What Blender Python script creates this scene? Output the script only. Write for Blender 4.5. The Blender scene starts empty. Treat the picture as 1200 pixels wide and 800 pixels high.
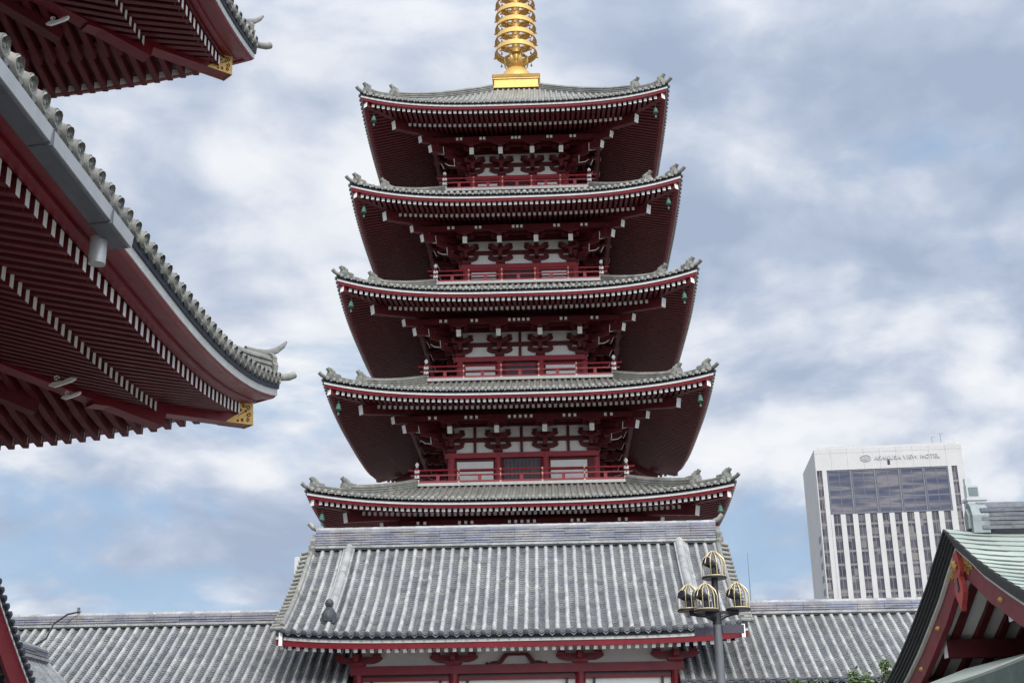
import bpy, bmesh, math, random
from mathutils import Vector, Matrix
random.seed(7)
PI = math.pi
R = math.radians
S = bpy.context.scene

# ------------------------------------------------------------------ camera
PITCH, ROLL, YAW = R(19.4355), R(0.8936), R(1.559)
cam = bpy.data.cameras.new('camera'); cam.sensor_width = 36; cam.lens = 36*1534.4/1200
cam.clip_start = 0.1; cam.clip_end = 6000
co = bpy.data.objects.new('camera', cam); S.collection.objects.link(co)
r0 = Vector((1, 0, 0)); u0 = Vector((0, -math.sin(PITCH), math.cos(PITCH))); f0 = Vector((0, math.cos(PITCH), math.sin(PITCH)))
rt = r0*math.cos(ROLL) - u0*math.sin(ROLL); up = r0*math.sin(ROLL) + u0*math.cos(ROLL)
M3 = Matrix((rt, up, -f0)).transposed()
co.matrix_world = Matrix.Translation((0, 0, 1.6)) @ (Matrix.Rotation(YAW, 3, 'Z') @ M3).to_4x4()
S.camera = co

# ------------------------------------------------------------------ world, sun, exposure
SUN_EL, SUN_AZ = R(38), R(166)      # azimuth measured from +Y towards +X
w = bpy.data.worlds.new('World'); S.world = w; w.use_nodes = True
nt = w.node_tree; nt.nodes.clear()
def N(nt, t, **k):
    n = nt.nodes.new(t)
    for a, b in k.items():
        if a in ('ins',):
            for i, v in b.items(): n.inputs[i].default_value = v
        else: setattr(n, a, b)
    return n
def L(nt, a, b): nt.links.new(a, b)
def ramp(nt, fac, stops, interp='LINEAR'):
    r = N(nt, 'ShaderNodeValToRGB'); r.color_ramp.interpolation = interp
    el = r.color_ramp.elements
    el[0].position, el[0].color = stops[0][0], (*stops[0][1], 1)
    el[1].position, el[1].color = stops[-1][0], (*stops[-1][1], 1)
    for p, c in stops[1:-1]:
        e = el.new(p); e.color = (*c, 1)
    L(nt, fac, r.inputs[0]); return r.outputs[0]
def mixc(nt, fac, a, b, mode='MIX'):
    m = N(nt, 'ShaderNodeMix', data_type='RGBA', blend_type=mode)
    for i, x in ((0, fac), (6, a), (7, b)):
        if isinstance(x, (tuple, list)): m.inputs[i].default_value = (*x, 1) if len(x) == 3 else x
        elif isinstance(x, (int, float)): m.inputs[i].default_value = x
        else: L(nt, x, m.inputs[i])
    return m.outputs[2]
def mth(nt, op, a, b=0.0, c=0.0):
    m = N(nt, 'ShaderNodeMath', operation=op)
    for i, x in enumerate((a, b, c)):
        if isinstance(x, (int, float)): m.inputs[i].default_value = x
        else: L(nt, x, m.inputs[i])
    return m.outputs[0]
out = N(nt, 'ShaderNodeOutputWorld'); bg = N(nt, 'ShaderNodeBackground'); bg.inputs[1].default_value = 0.1
sky = N(nt, 'ShaderNodeTexSky'); sky.sky_type = 'NISHITA'; sky.sun_disc = False
sky.sun_elevation = SUN_EL; sky.sun_rotation = SUN_AZ; sky.air_density = 1.0; sky.dust_density = 1.5
tc = N(nt, 'ShaderNodeTexCoord')
sep = N(nt, 'ShaderNodeSeparateXYZ'); L(nt, tc.outputs['Generated'], sep.inputs[0])
# clouds: the direction projected on a slab overhead, flattened near the horizon
den = mth(nt, 'ADD', mth(nt, 'MAXIMUM', sep.outputs[2], 0.0), 0.42)
px = mth(nt, 'DIVIDE', sep.outputs[0], den); py = mth(nt, 'DIVIDE', sep.outputs[1], den)
comb = N(nt, 'ShaderNodeCombineXYZ'); L(nt, px, comb.inputs[0]); L(nt, py, comb.inputs[1]); L(nt, sep.outputs[2], comb.inputs[2])
def noise(nt, vec, scale, detail=6, rough=.5, dist=0, off=(0, 0, 0)):
    mp = N(nt, 'ShaderNodeMapping'); mp.inputs['Location'].default_value = off
    L(nt, vec, mp.inputs[0])
    n = N(nt, 'ShaderNodeTexNoise'); n.inputs['Scale'].default_value = scale; n.inputs['Detail'].default_value = detail
    n.inputs['Roughness'].default_value = rough; n.inputs['Distortion'].default_value = dist
    L(nt, mp.outputs[0], n.inputs['Vector']); return n.outputs[0]
wn_ = N(nt, 'ShaderNodeTexNoise'); wn_.inputs['Scale'].default_value = 2.2; wn_.inputs['Detail'].default_value = 4; L(nt, comb.outputs[0], wn_.inputs['Vector'])
wv = N(nt, 'ShaderNodeVectorMath', operation='SCALE'); L(nt, wn_.outputs['Color'], wv.inputs[0]); wv.inputs['Scale'].default_value = .16
wa = N(nt, 'ShaderNodeVectorMath', operation='ADD'); L(nt, comb.outputs[0], wa.inputs[0]); L(nt, wv.outputs[0], wa.inputs[1]); cv = wa.outputs[0]
n1 = noise(nt, cv, 3.1, 7, .50, .1, (3.1, 1.7, 0.6))
n2 = noise(nt, cv, 9.5, 6, .55, .15, (8.3, 5.0, 1.0))
vo = N(nt, 'ShaderNodeTexVoronoi'); vo.feature = 'F1'; vo.normalize = True; vo.inputs['Scale'].default_value = 5.2
vo.inputs['Detail'].default_value = 2.5; vo.inputs['Roughness'].default_value = .55; L(nt, cv, vo.inputs['Vector'])
puff = mth(nt, 'SUBTRACT', 1.0, vo.outputs['Distance'])
ncomb = mth(nt, 'ADD', mth(nt, 'ADD', mth(nt, 'MULTIPLY', n1, .50), mth(nt, 'MULTIPLY', n2, .20)), mth(nt, 'MULTIPLY', puff, .30))
cloud = ramp(nt, ncomb, [(.485, (3.9, 4.7, 6.2)), (.535, (4.9, 5.65, 7.1)), (.57, (6.3, 6.9, 8.0)), (.60, (7.7, 8.1, 8.9)), (.635, (8.8, 9.0, 9.4)), (.69, (9.6, 9.7, 9.9))])
n3 = noise(nt, cv, 4.6, 7, .52, .3, (1.9, 9.4, 3.3))
lowf = ramp(nt, sep.outputs[2], [(.08, (1, 1, 1)), (.34, (0, 0, 0))])
hole = ramp(nt, mth(nt, 'ADD', n3, mth(nt, 'MULTIPLY', lowf, .20)), [(.585, (0, 0, 0)), (.70, (.85, .85, .85))])
blue = mixc(nt, .75, sky.outputs[0], (3.9, 5.6, 7.9))
col = mixc(nt, hole, cloud, blue)
zen = ramp(nt, sep.outputs[2], [(.52, (1, 1, 1)), (.95, (1.6, 1.6, 1.58))])
col = mixc(nt, 1.0, col, zen, 'MULTIPLY')
# clouds glow brighter round the veiled sun, which stands behind the camera
SDV = (math.sin(SUN_AZ)*math.cos(SUN_EL), math.cos(SUN_AZ)*math.cos(SUN_EL), math.sin(SUN_EL))
dp = N(nt, 'ShaderNodeVectorMath', operation='DOT_PRODUCT'); L(nt, tc.outputs['Generated'], dp.inputs[0]); dp.inputs[1].default_value = SDV
glow = ramp(nt, dp.outputs['Value'], [(.15, (1, 1, 1)), (.65, (2.3, 2.24, 2.12)), (1.0, (3.6, 3.5, 3.25))])
col = mixc(nt, 1.0, col, glow, 'MULTIPLY')
L(nt, col, bg.inputs[0]); L(nt, bg.outputs[0], out.inputs[0])

sun = bpy.data.lights.new('sun', 'SUN'); sun.energy = 2.3; sun.angle = R(18); sun.color = (1, .955, .89)
so = bpy.data.objects.new('sun', sun); S.collection.objects.link(so)
sd = Vector((math.sin(SUN_AZ)*math.cos(SUN_EL), math.cos(SUN_AZ)*math.cos(SUN_EL), math.sin(SUN_EL)))
so.rotation_euler = (-sd).to_track_quat('-Z', 'Y').to_euler()
S.view_settings.view_transform = 'Standard'; S.view_settings.look = 'None'; S.view_settings.exposure = 0.0
S.view_settings.gamma = 1; S.view_settings.use_curve_mapping = False

# ------------------------------------------------------------------ materials
def mat(name, base, rough=.7, var=.25, vscale=3, bump=.0, bscale=20, metal=0, tint=None, streak=0, spec=.4, fine=0):
    m = bpy.data.materials.new(name); m.use_nodes = True; t = m.node_tree
    b = t.nodes['Principled BSDF']; b.inputs['Roughness'].default_value = rough; b.inputs['Metallic'].default_value = metal
    b.inputs['Specular IOR Level'].default_value = spec
    tcn = N(t, 'ShaderNodeTexCoord'); geo = N(t, 'ShaderNodeNewGeometry'); vec = geo.outputs['Position']
    a = noise(t, vec, vscale, 5, .6); lo = tuple(c*(1-var) for c in base); hi = tuple(min(1, c*(1+var)) for c in base)
    c = ramp(t, a, [(.3, lo), (.7, hi)])
    if tint:
        a2 = noise(t, vec, vscale*.37, 4, .6, 0, (4, 7, 2)); f = ramp(t, a2, [(.5, (0, 0, 0)), (.68, (.75, .75, .75))])
        c = mixc(t, f, c, tint)
    if streak:
        mp = N(t, 'ShaderNodeMapping'); mp.inputs['Scale'].default_value = (6, 6, .5); L(t, vec, mp.inputs[0])
        s = N(t, 'ShaderNodeTexNoise'); s.inputs['Scale'].default_value = 1.6; s.inputs['Detail'].default_value = 6; L(t, mp.outputs[0], s.inputs['Vector'])
        f = ramp(t, s.outputs[0], [(.45, (0, 0, 0)), (.7, (streak,)*3)])
        c = mixc(t, f, c, tuple(x*.45 for x in base))
    if fine:
        a3 = noise(t, vec, 38, 3, .6); f = ramp(t, a3, [(.35, (1-fine,)*3), (.65, (1, 1, 1))])
        c = mixc(t, 1.0, c, f, 'MULTIPLY')
    L(t, c, b.inputs['Base Color'])
    rr = noise(t, vec, vscale*2, 4, .6, 0, (2, 2, 2)); rm = N(t, 'ShaderNodeMapRange'); rm.inputs[3].default_value = max(.05, rough-.12); rm.inputs[4].default_value = min(1, rough+.15)
    L(t, rr, rm.inputs[0]); L(t, rm.outputs[0], b.inputs['Roughness'])
    if bump:
        bn = noise(t, vec, bscale, 4, .6); bp = N(t, 'ShaderNodeBump'); bp.inputs['Strength'].default_value = bump; bp.inputs['Distance'].default_value = .02
        L(t, bn, bp.inputs['Height']); L(t, bp.outputs[0], b.inputs['Normal'])
    return m
def tilemat(name, cols, bumpy=.3, scale=(3.2, 3.2, 3.2)):
    # fired clay: every tile has its own tone (voronoi cells) plus weathering
    m = bpy.data.materials.new(name); m.use_nodes = True; t = m.node_tree
    b = t.nodes['Principled BSDF']; b.inputs['Roughness'].default_value = .55; b.inputs['Specular IOR Level'].default_value = .45
    geo = N(t, 'ShaderNodeNewGeometry'); mp = N(t, 'ShaderNodeMapping'); mp.inputs['Scale'].default_value = scale; L(t, geo.outputs['Position'], mp.inputs[0])
    v = N(t, 'ShaderNodeTexVoronoi'); v.inputs['Scale'].default_value = 1.0; L(t, mp.outputs[0], v.inputs['Vector'])
    sp = N(t, 'ShaderNodeSeparateColor'); L(t, v.outputs['Color'], sp.inputs[0])
    c = ramp(t, sp.outputs[0], [(i/(len(cols)-1), q) for i, q in enumerate(cols)])
    w1 = noise(t, geo.outputs['Position'], 1.1, 6, .65); f = ramp(t, w1, [(.35, (.84, .84, .84)), (.65, (1.08, 1.08, 1.06))])
    c = mixc(t, 1.0, c, f, 'MULTIPLY')
    ms = N(t, 'ShaderNodeMapping'); ms.inputs['Scale'].default_value = (2.6, .35, .35); L(t, geo.outputs['Position'], ms.inputs[0]); sn = N(t, 'ShaderNodeTexNoise'); sn.inputs['Scale'].default_value = 1; sn.inputs['Detail'].default_value = 5; L(t, ms.outputs[0], sn.inputs['Vector']); fs = ramp(t, sn.outputs[0], [(.36, (.86, .86, .85)), (.55, (1, 1, 1))]); c = mixc(t, 1.0, c, fs, 'MULTIPLY')
    w2 = noise(t, geo.outputs['Position'], 14, 5, .7); f = ramp(t, w2, [(.3, (.75, .75, .75)), (.7, (1.15, 1.15, 1.15))])
    c = mixc(t, 1.0, c, f, 'MULTIPLY')
    L(t, c, b.inputs['Base Color'])
    bp = N(t, 'ShaderNodeBump'); bp.inputs['Strength'].default_value = bumpy; bp.inputs['Distance'].default_value = .02
    L(t, w2, bp.inputs['Height']); L(t, bp.outputs[0], b.inputs['Normal'])
    return m
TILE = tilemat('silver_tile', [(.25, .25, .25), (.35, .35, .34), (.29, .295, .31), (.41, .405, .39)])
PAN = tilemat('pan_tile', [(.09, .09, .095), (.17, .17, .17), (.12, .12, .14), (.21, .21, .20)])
PTILE = tilemat('weathered_tile', [(.17, .17, .155), (.25, .245, .22), (.20, .20, .19), (.29, .28, .25)])
NOSHI = tilemat('ridge_tile', [(.16, .17, .22), (.26, .26, .28), (.20, .21, .30), (.32, .31, .31), (.24, .22, .25)], .3, (1.6, 1.6, 9))
DARKT = mat('dark_tile_edge', (.045, .05, .06), .5, .4, 6, .2)
EDGE = mat('eave_underlay', (.02, .026, .042), .6, .3, 4)
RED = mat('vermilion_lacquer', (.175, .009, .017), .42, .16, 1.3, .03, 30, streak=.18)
REDD = mat('vermilion_lacquer_shaded', (.108, .010, .014), .55, .25, 2.0, .05, 30)  # darker vermilion: the shade under the eaves is put into this colour
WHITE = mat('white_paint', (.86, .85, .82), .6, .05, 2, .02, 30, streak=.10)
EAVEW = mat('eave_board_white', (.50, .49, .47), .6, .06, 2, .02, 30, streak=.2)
REDR = mat('railing_vermilion', (.30, .022, .032), .45, .12, 2, .02, 30)
PLASTER = mat('white_plaster', (.82, .80, .76), .8, .05, 1.2, .05, 25, streak=.08)
GOLD = mat('gilt_bronze', (.55, .345, .10), .42, .12, 4, .03, 20, metal=.35)
BRONZE = mat('aged_gilt', (.42, .24, .13), .45, .2, 4, .05, 20, metal=.5)
VERD = mat('verdigris', (.05, .13, .10), .6, .25, 9, .1)
DARKW = mat('dark_window', (.012, .010, .022), .3, .3, 3)
BLACK = mat('black_metal', (.018, .017, .022), .45, .3, 8, .05)
POLE = mat('grey_pole_paint', (.115, .12, .13), .42, .12, 6, .03, streak=.25)
WIRE = mat('pale_gold_wire', (.52, .43, .26), .35, .12, 9, metal=.5)
CONC = mat('concrete_panels', (.44, .43, .42), .8, .05, .25, .03, 6, streak=.06)
STONE = mat('granite_paving', (.20, .195, .185), .85, .18, .6, .15, 12, fine=.2)
METAL = mat('gutter_metal', (.43, .43, .43), .35, .08, 3, metal=.35, spec=.5)
GUT2 = mat('gutter_shade_and_strap', (.10, .11, .13), .4, .15, 3, metal=.3)  # darker gutter metal: underside shade put into the colour; straps share it

# copper sheet roof with patina
COPPER = mat('patinated_copper', (.29, .32, .285), .55, .16, 1.6, .06, 18, tint=(.38, .42, .36), fine=.12)
WLINE = mat('aged_white_line', (.60, .58, .53), .7, .1)
DCOP = mat('dark_copper_edge', (.03, .032, .034), .5, .3, 5, .1)
GCOP = mat('green_copper_edge', (.08, .12, .105), .5, .3, 5, .1)
VERM = mat('bright_pendant_red', (.42, .06, .05), .5, .15, 5, .05)

# hotel glass
def glassmat():
    m = bpy.data.materials.new('hotel_glass'); m.use_nodes = True; t = m.node_tree; b = t.nodes['Principled BSDF']
    tcn = N(t, 'ShaderNodeTexCoord'); mp = N(t, 'ShaderNodeMapping'); mp.inputs['Scale'].default_value = (1/1.1, 1, 1/1.55); L(t, tcn.outputs['Object'], mp.inputs[0])
    wn = N(t, 'ShaderNodeTexWhiteNoise'); wn.noise_dimensions = '3D'
    fl = N(t, 'ShaderNodeVectorMath', operation='FLOOR'); L(t, mp.outputs[0], fl.inputs[0]); L(t, fl.outputs[0], wn.inputs['Vector'])
    c = ramp(t, wn.outputs[0], [(0, (.02, .02, .035)), (.45, (.055, .05, .07)), (.8, (.11, .10, .11)), (1, (.19, .17, .155))])
    n = noise(t, tcn.outputs['Object'], .12, 5, .6); f = ramp(t, n, [(.35, (.7, .7, .8)), (.65, (1.2, 1.15, 1.1))]); c = mixc(t, 1.0, c, f, 'MULTIPLY')
    L(t, c, b.inputs['Base Color']); b.inputs['Roughness'].default_value = .12; b.inputs['Specular IOR Level'].default_value = .35
    return m
HGLASS = glassmat()
def bandglass():
    m = bpy.data.materials.new('hotel_restaurant_glass'); m.use_nodes = True; t = m.node_tree; b = t.nodes['Principled BSDF']
    tcn = N(t, 'ShaderNodeTexCoord'); mp = N(t, 'ShaderNodeMapping'); mp.inputs['Scale'].default_value = (.09, 1, .85); L(t, tcn.outputs['Object'], mp.inputs[0])
    n = N(t, 'ShaderNodeTexNoise'); n.inputs['Scale'].default_value = 1; n.inputs['Detail'].default_value = 3; L(t, mp.outputs[0], n.inputs['Vector'])
    c = ramp(t, n.outputs[0], [(.36, (.025, .032, .07)), (.5, (.06, .06, .085)), (.62, (.14, .125, .13)), (.7, (.09, .09, .12))])
    L(t, c, b.inputs['Base Color']); b.inputs['Roughness'].default_value = .12; b.inputs['Specular IOR Level'].default_value = .4
    return m
BGLASS = bandglass()

# ------------------------------------------------------------------ mesh helpers
class MB:
    def __init__(s): s.v = []; s.f = []; s.m = []
    def quad(s, a, b, c, d, m=0):
        i = len(s.v); s.v += [tuple(a), tuple(b), tuple(c), tuple(d)]; s.f.append((i, i+1, i+2, i+3)); s.m.append(m)
    def hexa(s, P, m=0, ends=None):
        """eight corners: 0-3 one end ring, 4-7 the other; ends=(m0,m1) materials of end faces"""
        i = len(s.v); s.v += [tuple(p) for p in P]
        e = ends or (m, m)
        for f, mm in (((0, 3, 2, 1), e[0]), ((4, 5, 6, 7), e[1]), ((0, 1, 5, 4), m), ((1, 2, 6, 5), m), ((2, 3, 7, 6), m), ((3, 0, 4, 7), m)):
            s.f.append(tuple(i+k for k in f)); s.m.append(mm)
    def box(s, lo, hi, m=0):
        x0, y0, z0 = lo; x1, y1, z1 = hi
        s.hexa([(x0, y0, z0), (x1, y0, z0), (x1, y0, z1), (x0, y0, z1), (x0, y1, z0), (x1, y1, z0), (x1, y1, z1), (x0, y1, z1)], m)
    def beam(s, p0, p1, wd, ht, m=0, ends=None, upv=(0, 0, 1), top=False):
        """box from p0 to p1, width wd, height ht; centred (or hanging below the line if top)"""
        p0 = Vector(p0); p1 = Vector(p1); d = (p1-p0).normalized(); u = Vector(upv); sd_ = d.cross(u)
        if sd_.length < 1e-5: sd_ = d.cross(Vector((0, 1, 0)))
        sd_.normalize(); n = sd_.cross(d); h0, h1 = (-ht, 0) if top else (-ht/2, ht/2)
        P = []
        for p in (p0, p1):
            for a, b in ((-1, h0), (1, h0), (1, h1), (-1, h1)): P.append(p+sd_*(a*wd/2)+n*b)
        s.hexa(P, m, ends)
    def ring(s, pts, m=0, closed=True, cap=None):
        pass
    def loft(s, rings, m=0, closed=True, caps=(False, False), capm=None):
        n = len(rings[0]); i0 = len(s.v)
        for r in rings: s.v += [tuple(p) for p in r]
        for k in range(len(rings)-1):
            for j in range(n if closed else n-1):
                a = i0+k*n+j; b = i0+k*n+(j+1) % n
                s.f.append((a, b, b+n, a+n)); s.m.append(m)
        cm = m if capm is None else capm
        if caps[0]: s.f.append(tuple(i0+j for j in range(n))[::-1]); s.m.append(cm)
        if caps[1]: s.f.append(tuple(i0+(len(rings)-1)*n+j for j in range(n))); s.m.append(cm)
    def tube(s, pts, rad, n=8, m=0, caps=True, capm=None):
        pts = [Vector(p) for p in pts]; rings = []
        for i, p in enumerate(pts):
            d = (pts[min(i+1, len(pts)-1)]-pts[max(i-1, 0)]).normalized()
            a = d.cross(Vector((0, 0, 1)))
            if a.length < .05: a = d.cross(Vector((1, 0, 0)))
            a.normalize(); b = a.cross(d); r = rad[i] if isinstance(rad, (list, tuple)) else rad
            rings.append([p+a*(r*math.cos(2*PI*k/n))+b*(r*math.sin(2*PI*k/n)) for k in range(n)])
        s.loft(rings, m, True, (caps, caps), capm)
    def lathe(s, c, prof, n=20, m=0, axis=None):
        """prof list of (r, z) about the vertical through c"""
        c = Vector(c); s.loft([[c+Vector((r*math.cos(2*PI*k/n), r*math.sin(2*PI*k/n), z)) for k in range(n)] for r, z in prof], m, True, (True, True))
    def prism(s, poly, o, ex, ey, ez, m=0, capm=None):
        """polygon (u,v) in plane o+u*ex+v*ey extruded by vector ez"""
        o = Vector(o); ex = Vector(ex); ey = Vector(ey); ez = Vector(ez)
        A = [o+ex*u+ey*v for u, v in poly]; B = [p+ez for p in A]
        s.loft([A, B], m, True, (True, True), capm)
    def build(s, name, mats, parent=None, smooth=False, label=None):
        me = bpy.data.meshes.new(name); me.from_pydata(s.v, [], s.f)
        if not isinstance(mats, (list, tuple)): mats = [mats]
        for x in mats: me.materials.append(x)
        me.polygons.foreach_set('material_index', s.m)
        bm = bmesh.new(); bm.from_mesh(me); bmesh.ops.recalc_face_normals(bm, faces=bm.faces); bm.to_mesh(me); bm.free()
        if smooth:
            me.polygons.foreach_set('use_smooth', [True]*len(me.polygons)); me.set_sharp_from_angle(angle=R(40))
        me.update(); o = bpy.data.objects.new(name, me); S.collection.objects.link(o)
        if parent: o.parent = parent; o.matrix_parent_inverse = parent.matrix_world.inverted()
        if label: o['label'] = label
        return o
def tag(o, label=None, cat=None, group=None, kind=None):
    if label: o['label'] = label
    if cat: o['category'] = cat
    if group: o['group'] = group
    if kind: o['kind'] = kind
    return o
def empty(name, loc, label, cat, group=None):
    o = bpy.data.objects.new(name, None); S.collection.objects.link(o); o.location = loc; o.matrix_world = Matrix.Translation(loc)
    return tag(o, label, cat, group)

# ------------------------------------------------------------------ ground
m = MB(); m.quad((-3000, -3000, 0), (3000, -3000, 0), (3000, 3000, 0), (-3000, 3000, 0))
tag(m.build('ground', STONE), kind='structure')

# ------------------------------------------------------------------ roof generators
def tile_disc(m, c, o, t, rad, mi, detail=False):
    """round eave tile end facing direction o"""
    o = Vector(o).normalized(); t = Vector(t).normalized(); u = o.cross(t).normalized()
    if u.z < 0: u = -u
    n = 14 if detail else 8
    def rg(r, d): return [c+t*(r*math.cos(2*PI*k/n))+u*(r*math.sin(2*PI*k/n))+o*d for k in range(n)]
    if detail:
        m.loft([rg(rad, -.05), rg(rad, .02), rg(rad*.80, .02), rg(rad*.76, -.012), rg(rad*.30, -.012), rg(rad*.22, .012), rg(.004, .012)], mi, True, (False, True))
        for k in range(3):                      # three comma shapes of the crest
            a = k*2*PI/3+.4; pts = [c+t*(rad*q*math.cos(a+b))+u*(rad*q*math.sin(a+b))+o*0 for q, b in ((.62, 0), (.60, .5), (.56, .95))]
            m.tube(pts, [rad*.12, rad*.08, rad*.02], 6, mi)
    else:
        m.loft([rg(rad, -.04), rg(rad, .02), rg(rad*.7, .035)], mi, True, (False, True))

class HipRoof:
    def __init__(s, cx, cy, ax, ay, E, U, Kx, Ztop, th=.42, q=.35, Lc=None, p=3.0):
        s.cx, s.cy, s.ax, s.ay, s.E, s.U, s.Kx, s.Ky, s.Zt, s.th, s.q, s.p = cx, cy, ax, ay, E, U, Kx, ay-(ax-Kx), Ztop, th, q, p
        s.Lc = Lc or min(ax, ay)
        s.sides = [(Vector((0, -1, 0)), Vector((1, 0, 0)), ay, ax, s.Ky), (Vector((1, 0, 0)), Vector((0, 1, 0)), ax, ay, s.Kx),
                   (Vector((0, 1, 0)), Vector((-1, 0, 0)), ay, ax, s.Ky), (Vector((-1, 0, 0)), Vector((0, -1, 0)), ax, ay, s.Kx)]
    def upv(s, a, ss, ir):     # upturn at distance |ss| along, ir = inset from eave
        k = max(0, 1-(a-abs(ss))/s.Lc); D = s.ax-s.Kx
        return s.U*k**s.p*max(0, 1-ir/D)**1.2
    def P(s, i, ss, r, dz=0):
        o, t, W, a, K = s.sides[i]; tt = (W-r)/(W-K)
        z = s.E+s.th+(s.Zt-s.E-s.th)*((1-s.q)*tt+s.q*tt*tt)+s.upv(a, ss, W-r)
        return Vector((s.cx, s.cy, 0))+o*r+t*ss+Vector((0, 0, z+dz))
    def Q(s, i, ss, inset, dz=0):   # under-eave point: eave datum + upturn
        o, t, W, a, K = s.sides[i]
        return Vector((s.cx, s.cy, 0))+o*(W-inset)+t*ss+Vector((0, 0, s.E+dz+s.upv(a, ss, max(0, inset))))

def strip(m, H, i, prof, n=36, mi=0, close=True, over=0):
    """sweep a closed profile [(inset, dz)] along the whole eave of side i, mitred at the corners"""
    o, t, W, a, K = H.sides[i]; rings = []
    for k in range(n+1):
        f = -1+2*k/n; rings.append([H.Q(i, f*(a-ins), ins, dz) for ins, dz in prof])
    m.loft(rings, mi, close)

def roof_tiles(H, parent, spacing, rad, tm, pm, name='tile_roof', sides=(0, 1, 2, 3), steps=0, detail=False, nr=7, lip=.10):
    m = MB()
    for i in sides:
        o, t, W, a, K = H.sides[i]
        # pan surface, lofted across
        nb = 40
        for k in range(nb):
            f0_, f1_ = -1+2*k/nb, -1+2*(k+1)/nb; g = []
            for f in (f0_, f1_):
                row = []
                for j in range(nr+1):
                    r = W+lip*.5-(W+lip*.5-K)*j/nr; row.append(H.P(i, f*(a-(W-r)), r))
                g.append(row)
            for j in range(nr): m.quad(g[0][j], g[1][j], g[1][j+1], g[0][j+1], 1)
        n = int(2*(a-.15)/spacing); 
        for k in range(n+1):
            ss = (k-n/2)*spacing; r0_ = max(K, abs(ss)-(a-W)); r1 = W+lip
            if r1-r0_ < .25: continue
            seg = max(2, int(nr*(r1-r0_)/(W-K))); rings = []
            for j in range(seg+1):
                r = r1-(r1-r0_)*j/seg; c = H.P(i, ss, r); c2 = H.P(i, ss, r-.05); d = (c2-c).normalized(); nrm = t.cross(d)
                if nrm.z < 0: nrm = -nrm
                rings.append([c+t*(rad*math.cos(th))+nrm*(rad*math.sin(th)*1.1+.01) for th in [PI*q/6 for q in range(7)]])
            m.loft(rings, 0, False)
            c = H.P(i, ss, r1, rad*.25)
            tile_disc(m, c, o, t, rad*1.12, 2, detail)
            # pan tile front between columns: a scalloped drip edge
            if k < n:
                A = H.P(i, ss+rad*.8, r1-.04, -.005); B = H.P(i, ss+spacing-rad*.8, r1-.04, -.005); mid = (A+B)/2-Vector((0, 0, spacing*.28))
                pts = [A, A+(mid-A)*.5+Vector((0, 0, -spacing*.07)), mid, B+(mid-B)*.5+Vector((0, 0, -spacing*.07)), B]
                m.loft([pts, [p-o*.03 for p in pts]], 1, True, (True, True))
    ob = m.build(name, [tm, pm, tm], parent, True)
    return ob

def onigawara(m, c, d, sc, mi=0):
    """ridge-end demon tile facing d at c (base centre)"""
    d = Vector(d); d.z = 0; d.normalize(); t = Vector((-d.y, d.x, 0)); z = Vector((0, 0, 1))
    poly = [(-.36, -.25), (-.42, 0), (-.30, .10), (-.33, .28), (-.2, .42), (-.07, .5), (0, .58), (.07, .5), (.2, .42), (.33, .28), (.30, .10), (.42, 0), (.36, -.25)]
    m.prism([(u*sc, v*sc) for u, v in poly], c, t, z, d*(.16*sc), mi)
    inner = [(-.2, -.1), (-.24, .12), (-.12, .3), (0, .36), (.12, .3), (.24, .12), (.2, -.1)]
    m.prism([(u*sc, v*sc) for u, v in inner], Vector(c)+d*(.16*sc), t, z, d*(.09*sc), mi)
def horn(m, c, d, sc, mi=0):
    d = Vector(d).normalized(); z = Vector((0, 0, 1)); c = Vector(c); rr = []; t = d.cross(z).normalized()
    for u, h, w_, k in ((-.9, .02, .09, .10), (-.4, .0, .10, .12), (0, .06, .10, .12), (.35, .22, .10, .11), (.62, .46, .09, .09), (.74, .62, .05, .05)):
        p = c+d*(u*sc)+z*(h*sc); rr.append([p+t*w_*sc*math.cos(a)+(z-d*.5).normalized()*k*sc*math.sin(a) for a in [2*PI*q_/8 for q_ in range(8)]])
    m.loft(rr, mi, True, (True, True))
def torii_tip(m, c, d, sc, mi=0, lift=.45):
    """upturned round finial tile above a ridge end"""
    d = Vector(d).normalized(); pts = [Vector(c)-d*.6*sc, Vector(c)-d*.1*sc, Vector(c)+d*.18*sc+Vector((0, 0, lift*.28*sc)), Vector(c)+d*.36*sc+Vector((0, 0, lift*.72*sc))]
    m.tube(pts, [.10*sc, .12*sc, .12*sc, .125*sc], 10, mi)

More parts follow.
